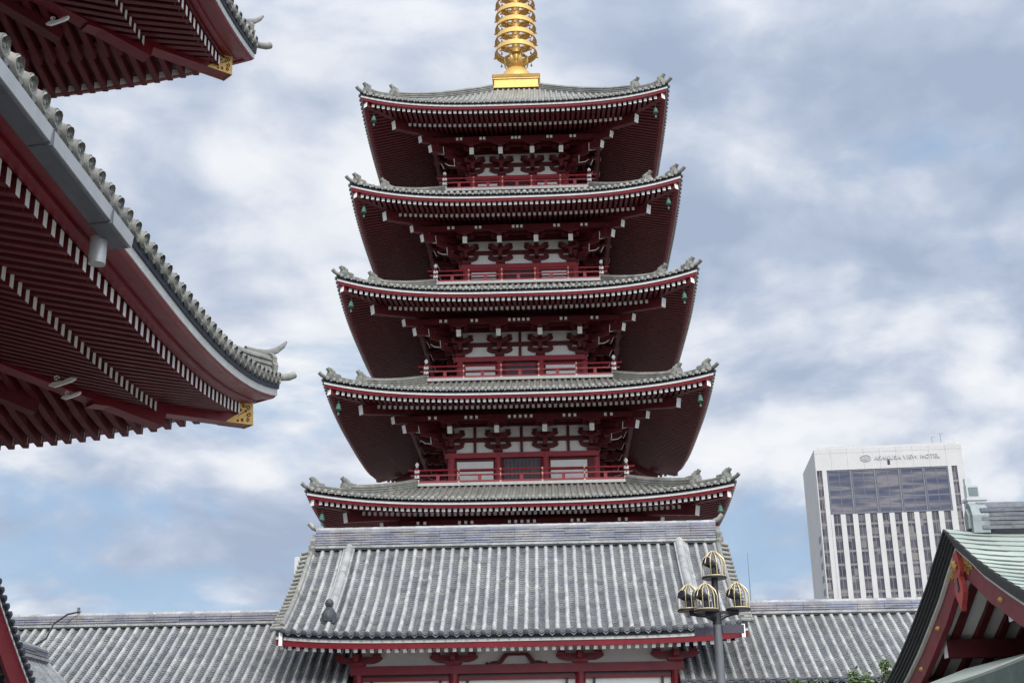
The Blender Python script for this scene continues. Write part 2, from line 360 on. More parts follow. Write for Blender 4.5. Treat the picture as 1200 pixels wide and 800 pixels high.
def hip_ridges(H, parent, w1, h1, sc, cut=1.7, corners=(0, 1, 2, 3), tm=None, label=None, ko=1.0, kh=1.0, single=False):
    for ci in corners:
        i = ci; o, t, W, a, K = H.sides[i]   # the corner at the +t end of side i
        m = MB(); dd = (o+t).normalized()
        def pt(ins, dz=0): return H.P(i, a-ins, W-ins, dz)
        def ridge(i0, i1, ww, hh, n=10, base=0):
            rings = []; side = Vector((-dd.y, dd.x, 0))
            for k in range(n+1):
                ins = i0+(i1-i0)*k/n; p = pt(ins, base)
                rings.append([p-side*ww/2-Vector((0, 0, .05)), p-side*ww/2+Vector((0, 0, hh*.7)), p-side*ww*.32+Vector((0, 0, hh*.95)), p+Vector((0, 0, hh*1.08)), p+side*ww*.32+Vector((0, 0, hh*.95)), p+side*ww/2+Vector((0, 0, hh*.7)), p+side*ww/2-Vector((0, 0, .05))])
            m.loft(rings, 0, True, (True, True))
            for lv in (.2, .45, .7):
                rr = []
                for k in range(n+1):
                    ins = i0+(i1-i0)*k/n; p = pt(ins, base+hh*lv-.02)
                    rr.append([p-side*(ww/2+.035), p-side*(ww/2+.035)+Vector((0, 0, .045)), p+side*(ww/2+.035)+Vector((0, 0, .045)), p+side*(ww/2+.035)])
                m.loft(rr, 0, True, (True, True))
        D = W-K
        ridge(D*.98, cut, w1, h1, 12)
        onigawara(m, pt(cut-.02, h1*.45), dd, sc*1.15*ko, 0); (None if single else torii_tip(m, pt(cut-.02, h1*1.10), dd, sc*kh, lift=.45+.5*(kh-1)))
        if single:
            horn(m, pt(cut-.02, h1*1.10), dd, .62)
            torii_tip(m, pt(-.12, .05), dd, sc*.95, lift=.25); m.build('hip_ridge', tm or PTILE, parent, True, label=label); continue
        ridge(cut, .32, w1*.85, h1*.62, 6)
        onigawara(m, pt(.32, h1*.3), dd, sc*1.0*ko, 0); torii_tip(m, pt(.32, h1*.72), dd, sc*.95*(kh if kh == 1 else .6))
        torii_tip(m, pt(-.02, .05), dd, sc*.9, lift=.3)
        m.build('hip_ridge', tm or PTILE, parent, True, label=label)

def eave_trim(H, parent, white_h=.13, gap=.16, red_w=.45, sides=(0, 1, 2, 3), sd=.16):
    a = MB(); b = MB(); c = MB()
    for i in sides:
        strip(a, H, i, [(0, -.04), (0, white_h-.04), (.12, white_h-.04), (.12, -.04)])
        strip(c, H, i, [(-.03, white_h-.04), (-.04, white_h+gap-.04), (.3, white_h+gap+.04), (.3, white_h-.04)])
        strip(b, H, i, [(.02, -.04), (.04, -.07), (.07, -sd), (.18, -sd-.005), (.19, -sd+.02), (red_w, -sd+.02), (red_w, .02), (.14, .02), (.122, -.04)])
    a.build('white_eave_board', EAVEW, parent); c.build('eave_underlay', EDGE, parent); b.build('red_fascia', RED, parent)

def rafters(H, parent, i, name, ins0, ins1, zt, slope, spacing, wd, ht, endm=WHITE, mats=None, curve=False, skip=.25, cut=None, z_at=None):
    """row of parallel rafters with white ends; top at height zt (under the eave datum) at ins0"""
    o, t, W, a, K = H.sides[i]; m = MB(); n = int(2*(a-ins0-skip)/spacing)
    for k in range(n+1):
        ss = (k-n/2)*spacing; e = min(ins1, a-abs(ss)-.05)
        if e-ins0 < .2: continue
        A = H.Q(i, ss, ins0, zt-ht/2); B = H.Q(i, ss, e, zt-ht/2+slope*(e-ins0))
        m.hexa([p+t*(a_*wd/2)+Vector((0, 0, b_*ht/2)) for p in (B, A) for a_, b_ in ((-1, -1), (1, -1), (1, 1), (-1, 1))], 0, (0, 1))
    return m.build(name, [REDD, endm], parent)

def sheathing(H, parent, i, ins0, ins1, zt, slope, name='sheathing_board', ma=None, n=24):
    o, t, W, a, K = H.sides[i]; m = MB()
    for k in range(n):
        fs = (-1+2*k/n, -1+2*(k+1)/n); col = []
        for f in fs: col.append([H.Q(i, f*(a-ins), ins, zt+.01+slope*(ins-ins0)) for ins in (ins0, (ins0+ins1)/2, ins1)])
        for j in range(2): m.quad(col[0][j], col[1][j], col[1][j+1], col[0][j+1])
    return m.build(name, ma or REDD, parent)

def bell(parent, c, sc=1.0):
    m = MB(); c = Vector(c)
    m.tube([c, c-Vector((0, 0, .22*sc))], .015*sc, 6, 0)
    m.lathe(c-Vector((0, 0, .62*sc)), [(.17*sc, 0), (.185*sc, .02*sc), (.15*sc, .12*sc), (.12*sc, .26*sc), (.10*sc, .34*sc), (.05*sc, .40*sc), (.01*sc, .41*sc)], 12, 0)
    m.tube([c-Vector((0, 0, .55*sc)), c-Vector((0, 0, .82*sc))], .01*sc, 5, 0)
    m.quad(c+Vector((-.06*sc, 0, -.8*sc)), c+Vector((.06*sc, 0, -.8*sc)), c+Vector((.05*sc, .005, -.95*sc)), c+Vector((-.05*sc, .005, -.95*sc)))
    return m.build('wind_bell', VERD, parent, True)

# ================================================================== PAGODA
CX, CY = -1.343, 67.99
TIERS = [  # W, E, corner, B, K, F, next inner K, roof top Z
    (9.71, 14.44, 15.05, 4.15, None, 8.0, 5.1, 16.30),
    (9.19, 19.77, 20.50, 3.75, 5.35, 16.45, 4.7, 21.80),
    (8.79, 25.02, 25.92, 3.33, 4.97, 21.95, 4.3, 27.22),
    (8.34, 30.36, 31.20, 3.02, 4.55, 27.38, 3.9, 32.82),
    (7.99, 35.79, 36.55, 2.66, 4.12, 32.98, 1.3, 40.55)]
pag = empty('pagoda', (CX, CY, 0), 'tall red five-storeyed pagoda with stacked grey tiled roofs rising behind the tiled gate', 'pagoda')
PC = Vector((CX, CY, 0))
SD = [(Vector((0, -1, 0)), Vector((1, 0, 0))), (Vector((1, 0, 0)), Vector((0, 1, 0))), (Vector((0, 1, 0)), Vector((-1, 0, 0))), (Vector((-1, 0, 0)), Vector((0, -1, 0)))]

def arm_poly(L_, h, fl=.28):   # boat-shaped bracket arm: flat top, curved ends below
    return [(-L_/2, h), (-L_/2, h*.62), (-L_/2+fl*.35, h*.28), (-L_/2+fl, 0), (L_/2-fl, 0), (L_/2-fl*.35, h*.28), (L_/2, h*.62), (L_/2, h)]
def arm(m, c, d, L_, h, th, mi=0):  # c = centre of the bottom; d = direction of length
    d = Vector(d); n = Vector((-d.y, d.x, 0)); m.prism(arm_poly(L_, h), Vector(c)-n*th/2, d, (0, 0, 1), n*th, mi)
def blk(m, c, a, h, mi=0):   # bearing block: square, tapered below
    c = Vector(c); rr = []
    for z, k in ((0, .68), (h*.45, 1), (h, 1)): rr.append([c+Vector((x*a/2*k, y*a/2*k, z)) for x, y in ((-1, -1), (1, -1), (1, 1), (-1, 1))])
    m.loft(rr, mi, True, (True, True))

for ti, (W, E_, C_, B, K, F, Kn, Zt) in enumerate(TIERS):
    H = HipRoof(CX, CY, W, W, E_, C_-E_, Kn, Zt, th=.25, q=.15 if ti == 4 else .25, p=3.2)
    roof = MB()
    # closing collar under the inner rim, so the roof part has a mesh of its own: the ring gutter under the balcony
    for o, t in SD: roof.beam(PC+o*(Kn+.02)+t*(-Kn)+Vector((0, 0, Zt-.12)), PC+o*(Kn+.02)+t*Kn+Vector((0, 0, Zt-.12)), .14, .2)
    roof = roof.build('roof', PTILE, pag)
    roof_tiles(H, roof, .305, .085, PTILE, PTILE, lip=.12)
    hip_ridges(H, roof, .34, .44, .85, cut=1.6)
    eave_trim(H, roof, .105, .035, .30)
    for i in range(4):
        kb = MB(); strip(kb, H, i, [(2.03, .02), (2.03, .30), (2.2, .32), (2.2, .02)]); kb.build('kioi_board', REDD, roof)
    for i in range(4):
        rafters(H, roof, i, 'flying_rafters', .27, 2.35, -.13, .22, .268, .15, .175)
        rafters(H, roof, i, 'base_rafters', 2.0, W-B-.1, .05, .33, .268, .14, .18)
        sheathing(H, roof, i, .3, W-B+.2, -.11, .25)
    # hip rafters
    for i, (o, t) in enumerate(SD):
        m = MB()
        a = H.Q(i, W-.22, .22, -.22); b = H.Q(i, W-2.9, 2.9, .30); m.beam(b, a, .27, .42, 0, ends=(0, 1))
        a = H.Q(i, W-1.55, 1.55, -.42); b = H.Q(i, B-.2, W-B+.2, .85); m.beam(b, a, .30, .46, 0, ends=(0, 1))
        m.build('hip_rafter', [REDD, WHITE], roof)
        bell(roof, H.Q(i, W-.62, .62, -.42), .78)
    # ---- storey below this roof
    st = MB(); z0 = F
    zb = E_-1.60
    for o, t in SD:
        m_ = PC+o*(B-.12)
        st.beam(m_+t*-(B-.1)+Vector((0, 0, (z0+zb)/2)), m_+t*(B-.1)+Vector((0, 0, (z0+zb)/2)), .1, zb-z0)
    st.box((CX-B+.3, CY-B+.3, z0), (CX+B-.3, CY+B-.3, E_+1.0))
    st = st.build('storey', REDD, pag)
    cols = [-B+.22, -B*.305-.05, B*.305+.05, B-.22] if ti else [-B+.22, -1.35, 1.35, B-.22]
    pn = MB(); bm_ = MB(); wn = MB(); sl = MB()
    for o, t in SD:
        def q(s_, r_, z_): return PC+t*s_+o*r_+Vector((0, 0, z_))
        pn.beam(q(-B+.1, B-.06, E_-.78), q(B-.1, B-.06, E_-.78), .06, 1.62)
        hb = MB(); hb.beam(q(-B-.05, B+.02, zb+.02), q(B+.05, B+.02, zb+.02), .26, .26); hb.build('head_beam', REDR, st)
        bm_.beam(q(-B-.05, B+.0, E_-.76), q(B+.05, B+.0, E_-.76), .16, .22)
        bm_.beam(q(-B-.05, B+.0, E_+.12), q(B+.05, B+.0, E_+.12), .2, .36)
        bm_.beam(q(-B-1.9, B+1.85, E_-.10), q(B+1.9, B+1.85, E_-.10), .22, .24)
        bm_.beam(q(-B-.95, B+.95, E_+.02), q(B+.95, B+.95, E_+.02), .18, .24)
        bm_.beam(q(-B, B+.01, F+.12), q(B, B+.01, F+.12), .16, .2)
        bays = list(zip(cols[:-1], cols[1:]))
        for bi, (c0, c1) in enumerate(bays):
            c = (c0+c1)/2; w_ = c1-c0-.4
            post = (ti in (0, 1)) or (ti == 2 and bi == 1)
            if post:
                bm_.beam(q(c, B+.0, E_-1.42), q(c, B+.0, E_-.1), .14, .14)
            if bi == 1:
                wn = MB(); wn.beam(q(c-w_/2+.1, B-.04, (F+zb)/2), q(c+w_/2-.1, B-.04, (F+zb)/2), .08, zb-F-.3); wn.build('lattice_window', DARKW, st)
                for k in range(9):
                    s_ = c-w_/2+.1+(w_-.2)*(k+.5)/9; bm_.beam(q(s_, B+.02, F+.2), q(s_, B+.02, zb-.15), .035, .035)
            else:
                sl = MB(); sl.beam(q(c-w_/2+.05, B-.03, (F+zb)/2-.05), q(c+w_/2-.05, B-.03, (F+zb)/2-.05), .06, zb-F-.45); sl.build('side_panel', PLASTER, st)
                bm_.beam(q(c-w_/2, B+.01, (F+zb)/2+.12), q(c+w_/2, B+.01, (F+zb)/2+.12), .07, .08)
    pn.build('plaster_panels', PLASTER, st); bm_.build('tie_beams', REDD, st); 
    for o, t in SD:
        for k, c in enumerate(cols[:3]):
            m = MB(); p = PC+t*c+o*(B-.02); m.tube([p+Vector((0, 0, F)), p+Vector((0, 0, zb+.1))], .19, 12); m.build('column', REDR, st, True)
    # bracket sets
    for si, (o, t) in enumerate(SD):
        for k, c in enumerate(cols):
            m = MB(); z = Vector((0, 0, 1))
            def q(s_, r_, z_): return PC+t*s_+o*r_+Vector((0, 0, z_))
            blk(m, q(c, B-.02, E_-1.46), .48, .22)
            arm(m, q(c, B+.01, E_-1.24), t, 1.35 if 0 < k < 3 else 1.2, .24, .17)
            for d in (-.52, 0, .52): blk(m, q(c+d, B+.01, E_-1.0), .25, .15)
            arm(m, q(c, B+.01, E_-.62), t, 1.35, .22, .17)
            for d in (-.52, 0, .52): blk(m, q(c+d, B+.01, E_-.40), .25, .15)
            # steps outwards
            m.beam(q(c, B-.1, E_-1.08), q(c, B+.62, E_-1.08), .17, .22)
            blk(m, q(c, B+.55, E_-.97), .25, .13); arm(m, q(c, B+.55, E_-.84), t, .95, .18, .14)
            for d in (-.36, 0, .36): blk(m, q(c+d, B+.55, E_-.66), .2, .12)
            m.beam(q(c, B-.1, E_-.62), q(c, B+1.15, E_-.62), .17, .22)
            blk(m, q(c, B+1.08, E_-.50), .25, .12); arm(m, q(c, B+1.08, E_-.40), t, .95, .16, .14)
            for d in (-.36, 0, .36): blk(m, q(c+d, B+1.08, E_-.24), .2, .11)
            # tail rafter, sloping out and down, with its white end
            m.beam(q(c, B-.2, E_+.22), q(c, B+1.5, E_-.60), .24, .36, 0, ends=(0, 1))
            blk(m, q(c, B+1.62, E_-.42), .26, .14); arm(m, q(c, B+1.72, E_-.34), t, .9, .15, .13)
            m.build('bracket_set', [REDD, WHITE], st)
        # corner (diagonal) arms
        m = MB(); dg = (o+t).normalized(); cb = PC+(o+t)*B
        def q2(r_, z_): return cb+(o+t)*r_+Vector((0, 0, z_))
        m.beam(q2(-.2, E_-1.08), q2(.7, E_-1.08), .2, .24); m.beam(q2(-.2, E_-.66), q2(1.25, E_-.66), .2, .24)
        m.beam(q2(-.2, E_+.15), q2(2.0, E_-.66), .26, .40, 0, ends=(0, 1)); m.beam(q2(-.2, E_+.52), q2(2.5, E_-.34), .26, .36, 0, ends=(0, 1))
        for r_, z_ in ((.55, -.97), (1.1, -.5), (1.7, -.4)): blk(m, q2(r_, E_+z_), .28, .15)
        for r_, z_ in ((.75, -1.10), (1.3, -.66)):
            for dv in (o, t): m.tube([q2(r_, E_+z_), q2(r_, E_+z_)+dv*.35+Vector((0, 0, .05)), q2(r_, E_+z_)+dv*.55+Vector((0, 0, .2))], [.022, .02, .012], 6, 1)
        m.build('corner_bracket', [REDD, WHITE], st)
        # short ceiling rafters showing their white ends between the brackets
        m = MB()
        for grp in ([-.54, -.27, 0, .27, .54] if ti in (0, 1, 2) else [-.27, 0, .27], [-2.7, -2.43] + ([-2.16] if ti < 2 else []), [2.7, 2.43] + ([2.16] if ti < 2 else []), [-4.5, -4.2], [4.5, 4.2]):
            for s_ in grp:
                s2 = s_*B/3.75; pp = PC+t*s2+o*(B+2.02)+Vector((0, 0, E_-.12)); m.beam(pp-o*.9+Vector((0, 0, .22)), pp, .13, .15, 0, ends=(0, 1))
        m.beam(PC+t*-4.6+o*(B+1.6)+Vector((0, 0, E_+.12)), PC+t*4.6+o*(B+1.6)+Vector((0, 0, E_+.12)), .1, .12)
        m.build('ceiling_rafters', [REDD, WHITE], st)
    # ---- balcony
    if K:
        bl = MB(); zf = F
        bl.box((CX-K+.1, CY-K+.1, zf-.02), (CX+K-.1, CY+K-.1, zf+.02))
        bl = bl.build('balcony', REDD, pag)
        e = MB(); sk = MB()
        for o, t in SD:
            def q(s_, r_, z_): return PC+t*s_+o*r_+Vector((0, 0, z_))
            e.beam(q(-K, K-.06, zf-.05), q(K-.12, K-.06, zf-.05), .12, .15)
            sk.beam(q(-K+.3, K-.35, zf-.26), q(K-.3, K-.35, zf-.26), .1, .28)
            for k in range(int(2*K/.55)):
                s_ = -K+.4+k*.55; sk.beam(q(s_, K-.5, zf-.2), q(s_, K-.1, zf-.2), .1, .12)
        e.build('white_floor_edge', EAVEW, bl); sk.build('balcony_skirt', mat('faded_vermilion', (.30, .10, .07), .7, .2, 2) if ti == 1 else bpy.data.materials['faded_vermilion'], bl)
        rl = MB(); ps = MB()
        kk = K-.2; n_ = 5; 
        for o, t in SD:
            def q(s_, r_, z_): return PC+t*s_+o*r_+Vector((0, 0, z_))
            rl.tube([q(-kk-.42, kk, zf+.72), q(-kk-.2, kk, zf+.70), q(0, kk, zf+.70), q(kk+.2, kk, zf+.70), q(kk+.42, kk, zf+.72)], .045, 8)
            rl.beam(q(-kk-.3, kk, zf+.44), q(kk+.3, kk, zf+.44), .07, .07)
            rl.beam(q(-kk-.2, kk, zf+.12), q(kk+.2, kk, zf+.12), .09, .09)
            for k in range(1, 5):
                s_ = -kk+2*kk*k/5; rl.beam(q(s_, kk, zf), q(s_, kk, zf+.70), .085, .085)
                ps.tube([q(s_, kk+.0, zf+.38), q(s_, kk, zf+.50)], .055, 8, 1); ps.tube([q(s_, kk+.0, zf+.66), q(s_, kk, zf+.75)], .055, 8, 1); ps.box(q(s_, kk+.03, zf+.08)-Vector((.04, .04, .04)), q(s_, kk+.03, zf+.08)+Vector((.04, .04, .04)), 1)
            for k in range(5):
                s_ = -kk+2*kk*(k+.5)/5; rl.beam(q(s_, kk, zf+.12), q(s_, kk, zf+.44), .16, .05)
            c = q(kk, kk, zf); ps.tube([c, c+Vector((0, 0, .86))], .085, 10, 2)
            for z_ in (.06, .30, .56): ps.tube([c+Vector((0, 0, z_)), c+Vector((0, 0, z_+.15))], .125, 10, 0)
            ps.lathe(c+Vector((0, 0, .86)), [(.09, 0), (.05, .04), (.10, .10), (.09, .17), (.01, .26)], 10, 0)
        i0 = len(rl.v); rl.v += ps.v; rl.f += [tuple(a+i0 for a in f) for f in ps.f]; rl.m += [a+1 for a in ps.m]
        rl.build('railing', [REDR, WHITE, WIRE, RED], bl, True)

# pagoda base below the first storey
m = MB(); m.box((CX-7.5, CY-7.5, 0), (CX+7.5, CY+7.5, 7.6)); m.box((CX-8, CY-8, 7.6), (CX+8, CY+8, 8.0)); m.build('podium', PLASTER, pag)

# finial
fin = MB(); fz = 40.72
def sq(m, r, z0, z1, r2=None): 
    r2 = r2 or r; c = PC
    m.loft([[c+Vector((x*r, y*r, z0)) for x, y in ((-1, -1), (1, -1), (1, 1), (-1, 1))], [c+Vector((x*r2, y*r2, z1)) for x, y in ((-1, -1), (1, -1), (1, 1), (-1, 1))]], 0, True, (True, True))
sq(fin, 1.36, fz, fz+.10); sq(fin, 1.27, fz+.10, fz+.60); sq(fin, 1.33, fz+.60, fz+.66); sq(fin, 1.33, fz+.70, fz+.86, 1.40)
for a_ in range(4):
    o, t = SD[a_]; fin.beam(PC+o*1.27+t*0+Vector((0, 0, fz+.66)), PC+o*1.31+Vector((0, 0, fz+.72)), .08, .1)
fin = fin.build('finial', GOLD, pag)
m = MB(); m.lathe(PC+Vector((0, 0, fz+.86)), [(1.0, 0), (.99, .12), (.93, .45), (.80, .78), (.6, 1.02), (.36, 1.14)], 28)
m.lathe(PC+Vector((0, 0, fz+1.96)), [(.34, 0), (.40, .06), (.52, .14), (.55, .20), (.46, .22), (.32, .26), (.30, .40), (.33, .5), (.28, .6)], 24)
m.build('inverted_bowl', GOLD, fin, True)
m = MB()
for k in range(8):       # upturned lotus petals
    a_ = k*PI/4+PI/8; d = Vector((math.cos(a_), math.sin(a_), 0)); t = Vector((-d.y, d.x, 0)); b = PC+Vector((0, 0, fz+2.05)); rr = []
    for u, h, w_ in ((.36, 0, .10), (.54, .06, .24), (.68, .20, .28), (.74, .40, .20), (.72, .60, .10), (.64, .70, .04)):
        rr.append([b+d*u-t*w_/2+Vector((0, 0, h)), b+d*(u+.05)+Vector((0, 0, h)), b+d*u+t*w_/2+Vector((0, 0, h)), b+d*(u-.03)+Vector((0, 0, h))])
    m.loft(rr, 0, True, (True, True))
m.build('lotus_petals', GOLD, fin, True)
m = MB(); m.tube([PC+Vector((0, 0, fz+2.3)), PC+Vector((0, 0, 55.5))], .24, 14); m.build('shaft', GOLD, fin, True)
for k in range(9):
    z = 43.72+.845*k; rr_ = 1.22-.022*k; m = MB(); c = PC+Vector((0, 0, z))
    n_ = 36; prof = [(rr_+.06, 0), (rr_-.05, .36), (rr_-.12, .36), (rr_-.13, .30), (rr_-.04, 0)]
    m.loft([[c+Vector((r*math.cos(2*PI*j/n_), r*math.sin(2*PI*j/n_), h)) for r, h in prof] for j in range(n_+1)], 0, True)
    m.lathe(c, [(.30, .0), (.38, .02), (.38, .30), (.30, .32)], 16)
    for j in range(4):
        a_ = 2*PI*j/4+PI/4; d = Vector((math.cos(a_), math.sin(a_), 0))
        m.beam(c+d*.34+Vector((0, 0, .2)), c+d*(rr_-.08)+Vector((0, 0, .2)), .09, .14)
        m.tube([c+d*.50-Vector((-d.y, d.x, 0))*.16+Vector((0, 0, .2)), c+d*.80+Vector((0, 0, .2)), c+d*.62+Vector((-d.y, d.x, 0))*.14+Vector((0, 0, .2))], .035, 6)
    r_ob = m.build('ring', GOLD, fin, True)
    for j in range(8):
        m = MB(); a_ = 2*PI*j/8; p = c+Vector((math.cos(a_), math.sin(a_), 0))*(rr_+.05)
        m.tube([p+Vector((0, 0, .02)), p-Vector((0, 0, .1))], .012, 5); m.lathe(p-Vector((0, 0, .27)), [(.065, 0), (.055, .08), (.03, .15), (.005, .18)], 8)
        m.build('ring_bell', BRONZE, r_ob, True)
m = MB()
for j in range(4):
    a_ = j*PI/2; d = Vector((math.cos(a_), math.sin(a_), 0)); m.prism([(.1, 0), (.75, .2), (.55, .55), (.8, .8), (.45, 1.1), (.5, 1.5), (.1, 1.9)], PC+Vector((0, 0, 51.6))-Vector((-d.y, d.x, 0))*.03, d, (0, 0, 1), Vector((-d.y, d.x, 0))*.06)
m.build('water_flame', GOLD, fin)
m = MB(); m.lathe(PC+Vector((0, 0, 53.8)), [(.1, 0), (.4, .2), (.45, .45), (.2, .75), (.1, .9), (.3, 1.1), (.38, 1.35), (.2, 1.65), (.02, 2.0)], 18); m.build('jewel', GOLD, fin, True)

# ================================================================== BIG LEFT HALL (two-storeyed gate hall)
hall = empty('temple_gate_hall', (-19.85, 16, 0), 'huge two-tiered red hall at the left edge with raftered eaves and gold corner caps', 'hall')
HC = Vector((-19.85, 18, 0))
def hall_tier(H, B_x, B_y, zr):
    rf = MB()
    for o, t, W, a, K in H.sides: rf.beam(HC*0+Vector((H.cx, H.cy, H.Zt-.15))+o*(K+.02)-t*(a-W+K), Vector((H.cx, H.cy, H.Zt-.15))+o*(K+.02)+t*(a-W+K), .2, .3)
    rf = rf.build('roof', PTILE, hall)
    roof_tiles(H, rf, .395, .115, PTILE, PTILE, detail=True, nr=9, lip=.10)
    hip_ridges(H, rf, .40, .46, .72, cut=.22, ko=.80, kh=1.3, single=True)
    eave_trim(H, rf, .15, .18, .60, sd=.09)
    a_ = MB()          # second red moulding under the eave
    for i in range(4): strip(a_, H, i, [(.36, -.08), (.37, -.13), (.55, -.12), (.55, -.06)])
    a_.build('eave_moulding', RED, rf)
    for i in range(4):
        o, t, W, a, K = H.sides[i]
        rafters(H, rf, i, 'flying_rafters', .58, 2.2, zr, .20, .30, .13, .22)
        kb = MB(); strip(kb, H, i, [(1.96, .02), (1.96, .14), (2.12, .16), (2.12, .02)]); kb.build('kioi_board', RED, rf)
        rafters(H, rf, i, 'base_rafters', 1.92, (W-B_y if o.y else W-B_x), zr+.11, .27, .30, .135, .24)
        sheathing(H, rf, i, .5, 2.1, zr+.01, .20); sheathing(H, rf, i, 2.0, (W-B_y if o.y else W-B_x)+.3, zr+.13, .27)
        m = MB(); strip(m, H, i, [(.69, zr+.0), (.69, zr-.012), (.72, zr-.012), (.72, zr+.0)])   # white infill boards between the rafter tips
        n = int(2*(a-.54-.25)/.30)
        for k in range(n):
            ss = (k-n/2+.5)*.30
            if a-abs(ss) < .95: continue
            A = H.Q(i, ss-.082, .70, zr-.09); Bq = H.Q(i, ss+.082, .70, zr-.09)
            m.beam(A, Bq, .025, .17, 0)
            m.quad(A-o*.014+Vector((0, 0, .085)), Bq-o*.014+Vector((0, 0, .085)), Bq-o*.014-Vector((0, 0, .085)), A-o*.014-Vector((0, 0, .085)), 1)
        m.build('infill_boards', [REDD, WHITE], rf)
        # hip rafter with gold-plated end
        hr = MB(); A = H.Q(i, a-.50, .50, -.38); Bq = H.Q(i, a-3.0, 3.0, .05); hr.beam(Bq, A, .34, .46, 0)
        A2 = H.Q(i, a-1.9, 1.9, -.30); B2 = H.Q(i, a-5.0, 5.0, .75); hr.beam(B2, A2, .36, .5, 0)
        hr = hr.build('hip_rafter', RED, rf)
        g = MB(); d = (A-Bq).normalized(); sdv = d.cross(Vector((0, 0, 1))).normalized(); un_ = sdv.cross(d)
        g.beam(A-d*.0, A+d*.02, .37, .49)
        for sg in (-1, 1):     # openwork plate on each cheek
            ctr = A+sdv*(sg*.178)
            def gp(u, v): return ctr-d*u+un_*v
            def bar(a0, a1, w_=.035): g.beam(gp(*a0), gp(*a1), .018, w_, upv=un_ if abs((gp(*a1)-gp(*a0)).normalized().dot(un_)) < .8 else d)
            g.prism([(0, .235), (.46, .235), (.27, .10), (.21, .0), (.34, -.08), (.64, -.235), (0, -.235)], ctr, -d, un_, sdv*(sg*.010))
            bar((0, .22), (.42, .22)); bar((0, -.22), (.60, -.22)); bar((.42, .22), (.22, .05)); bar((.22, .05), (.34, -.05)); bar((.34, -.05), (.60, -.22)); bar((.02, -.22), (.02, .22), .05)
            for u, v, r_, a0 in ((.10, .11, .055, 0), (.10, -.03, .05, 2), (.12, -.15, .045, 1), (.25, -.155, .035, 4), (.22, .15, .04, 3), (.16, .04, .03, 5), (.36, -.19, .022, 0), (.34, .19, .022, 2)):
                pts = [ctr+sdv*(sg*.018)-d*(u+r_*(1-q_*.06)*math.cos(a0+q_*.6))+un_*(v+r_*(1-q_*.06)*math.sin(a0+q_*.6)) for q_ in range(12)]; g.tube(pts, .009, 5, 1)
            for u, v, r_ in ((.17, -.09, .035), (.06, .19, .03)):
                pts = [gp(u+r_*math.cos(q_*PI/4), v+r_*math.sin(q_*PI/4)) for q_ in range(7)]; g.tube(pts, .014, 5)
        g.build('gold_corner_cap', [GOLD, REDD], hr)
    # ridge-end tiles etc. come with the hip ridges
    return rf
HL = HipRoof(-19.85, 16, 14, 11, 9.04, 1.02, 14-4.7, 12.3, th=.34, q=.2, Lc=8.6, p=2.4)
HU = HipRoof(-19.85, 16.1, 13.05, 11.0, 17.50, 1.02, 13.05-8.2, 23.6, th=.34, q=.4, Lc=8.6, p=2.4)
lower = hall_tier(HL, 7.6, 6.0, -.11)
upper = hall_tier(HU, 7.2, 6.0, -.20)
m = MB(); m.box((-19.85-7.6, 10.0, 0), (-19.85+7.6, 22.0, 10.6)); lb = m.build('lower_storey', REDD, hall)
m = MB(); m.box((-19.85-7.2, 10.1, 10.6), (-19.85+7.2, 22.1, 19.3)); ub = m.build('upper_storey', REDD, hall)
for (x, z0, z1, par) in ((7.66, 0, 8.2, lb), (7.26, 12.6, 16.6, ub)):
    for y in (10.1, 14.0, 18.0, 21.9):
        m = MB(); m.tube([(-19.85+x, y, z0), (-19.85+x, y, z1)], .38, 16); m.build('column', RED, par, True)
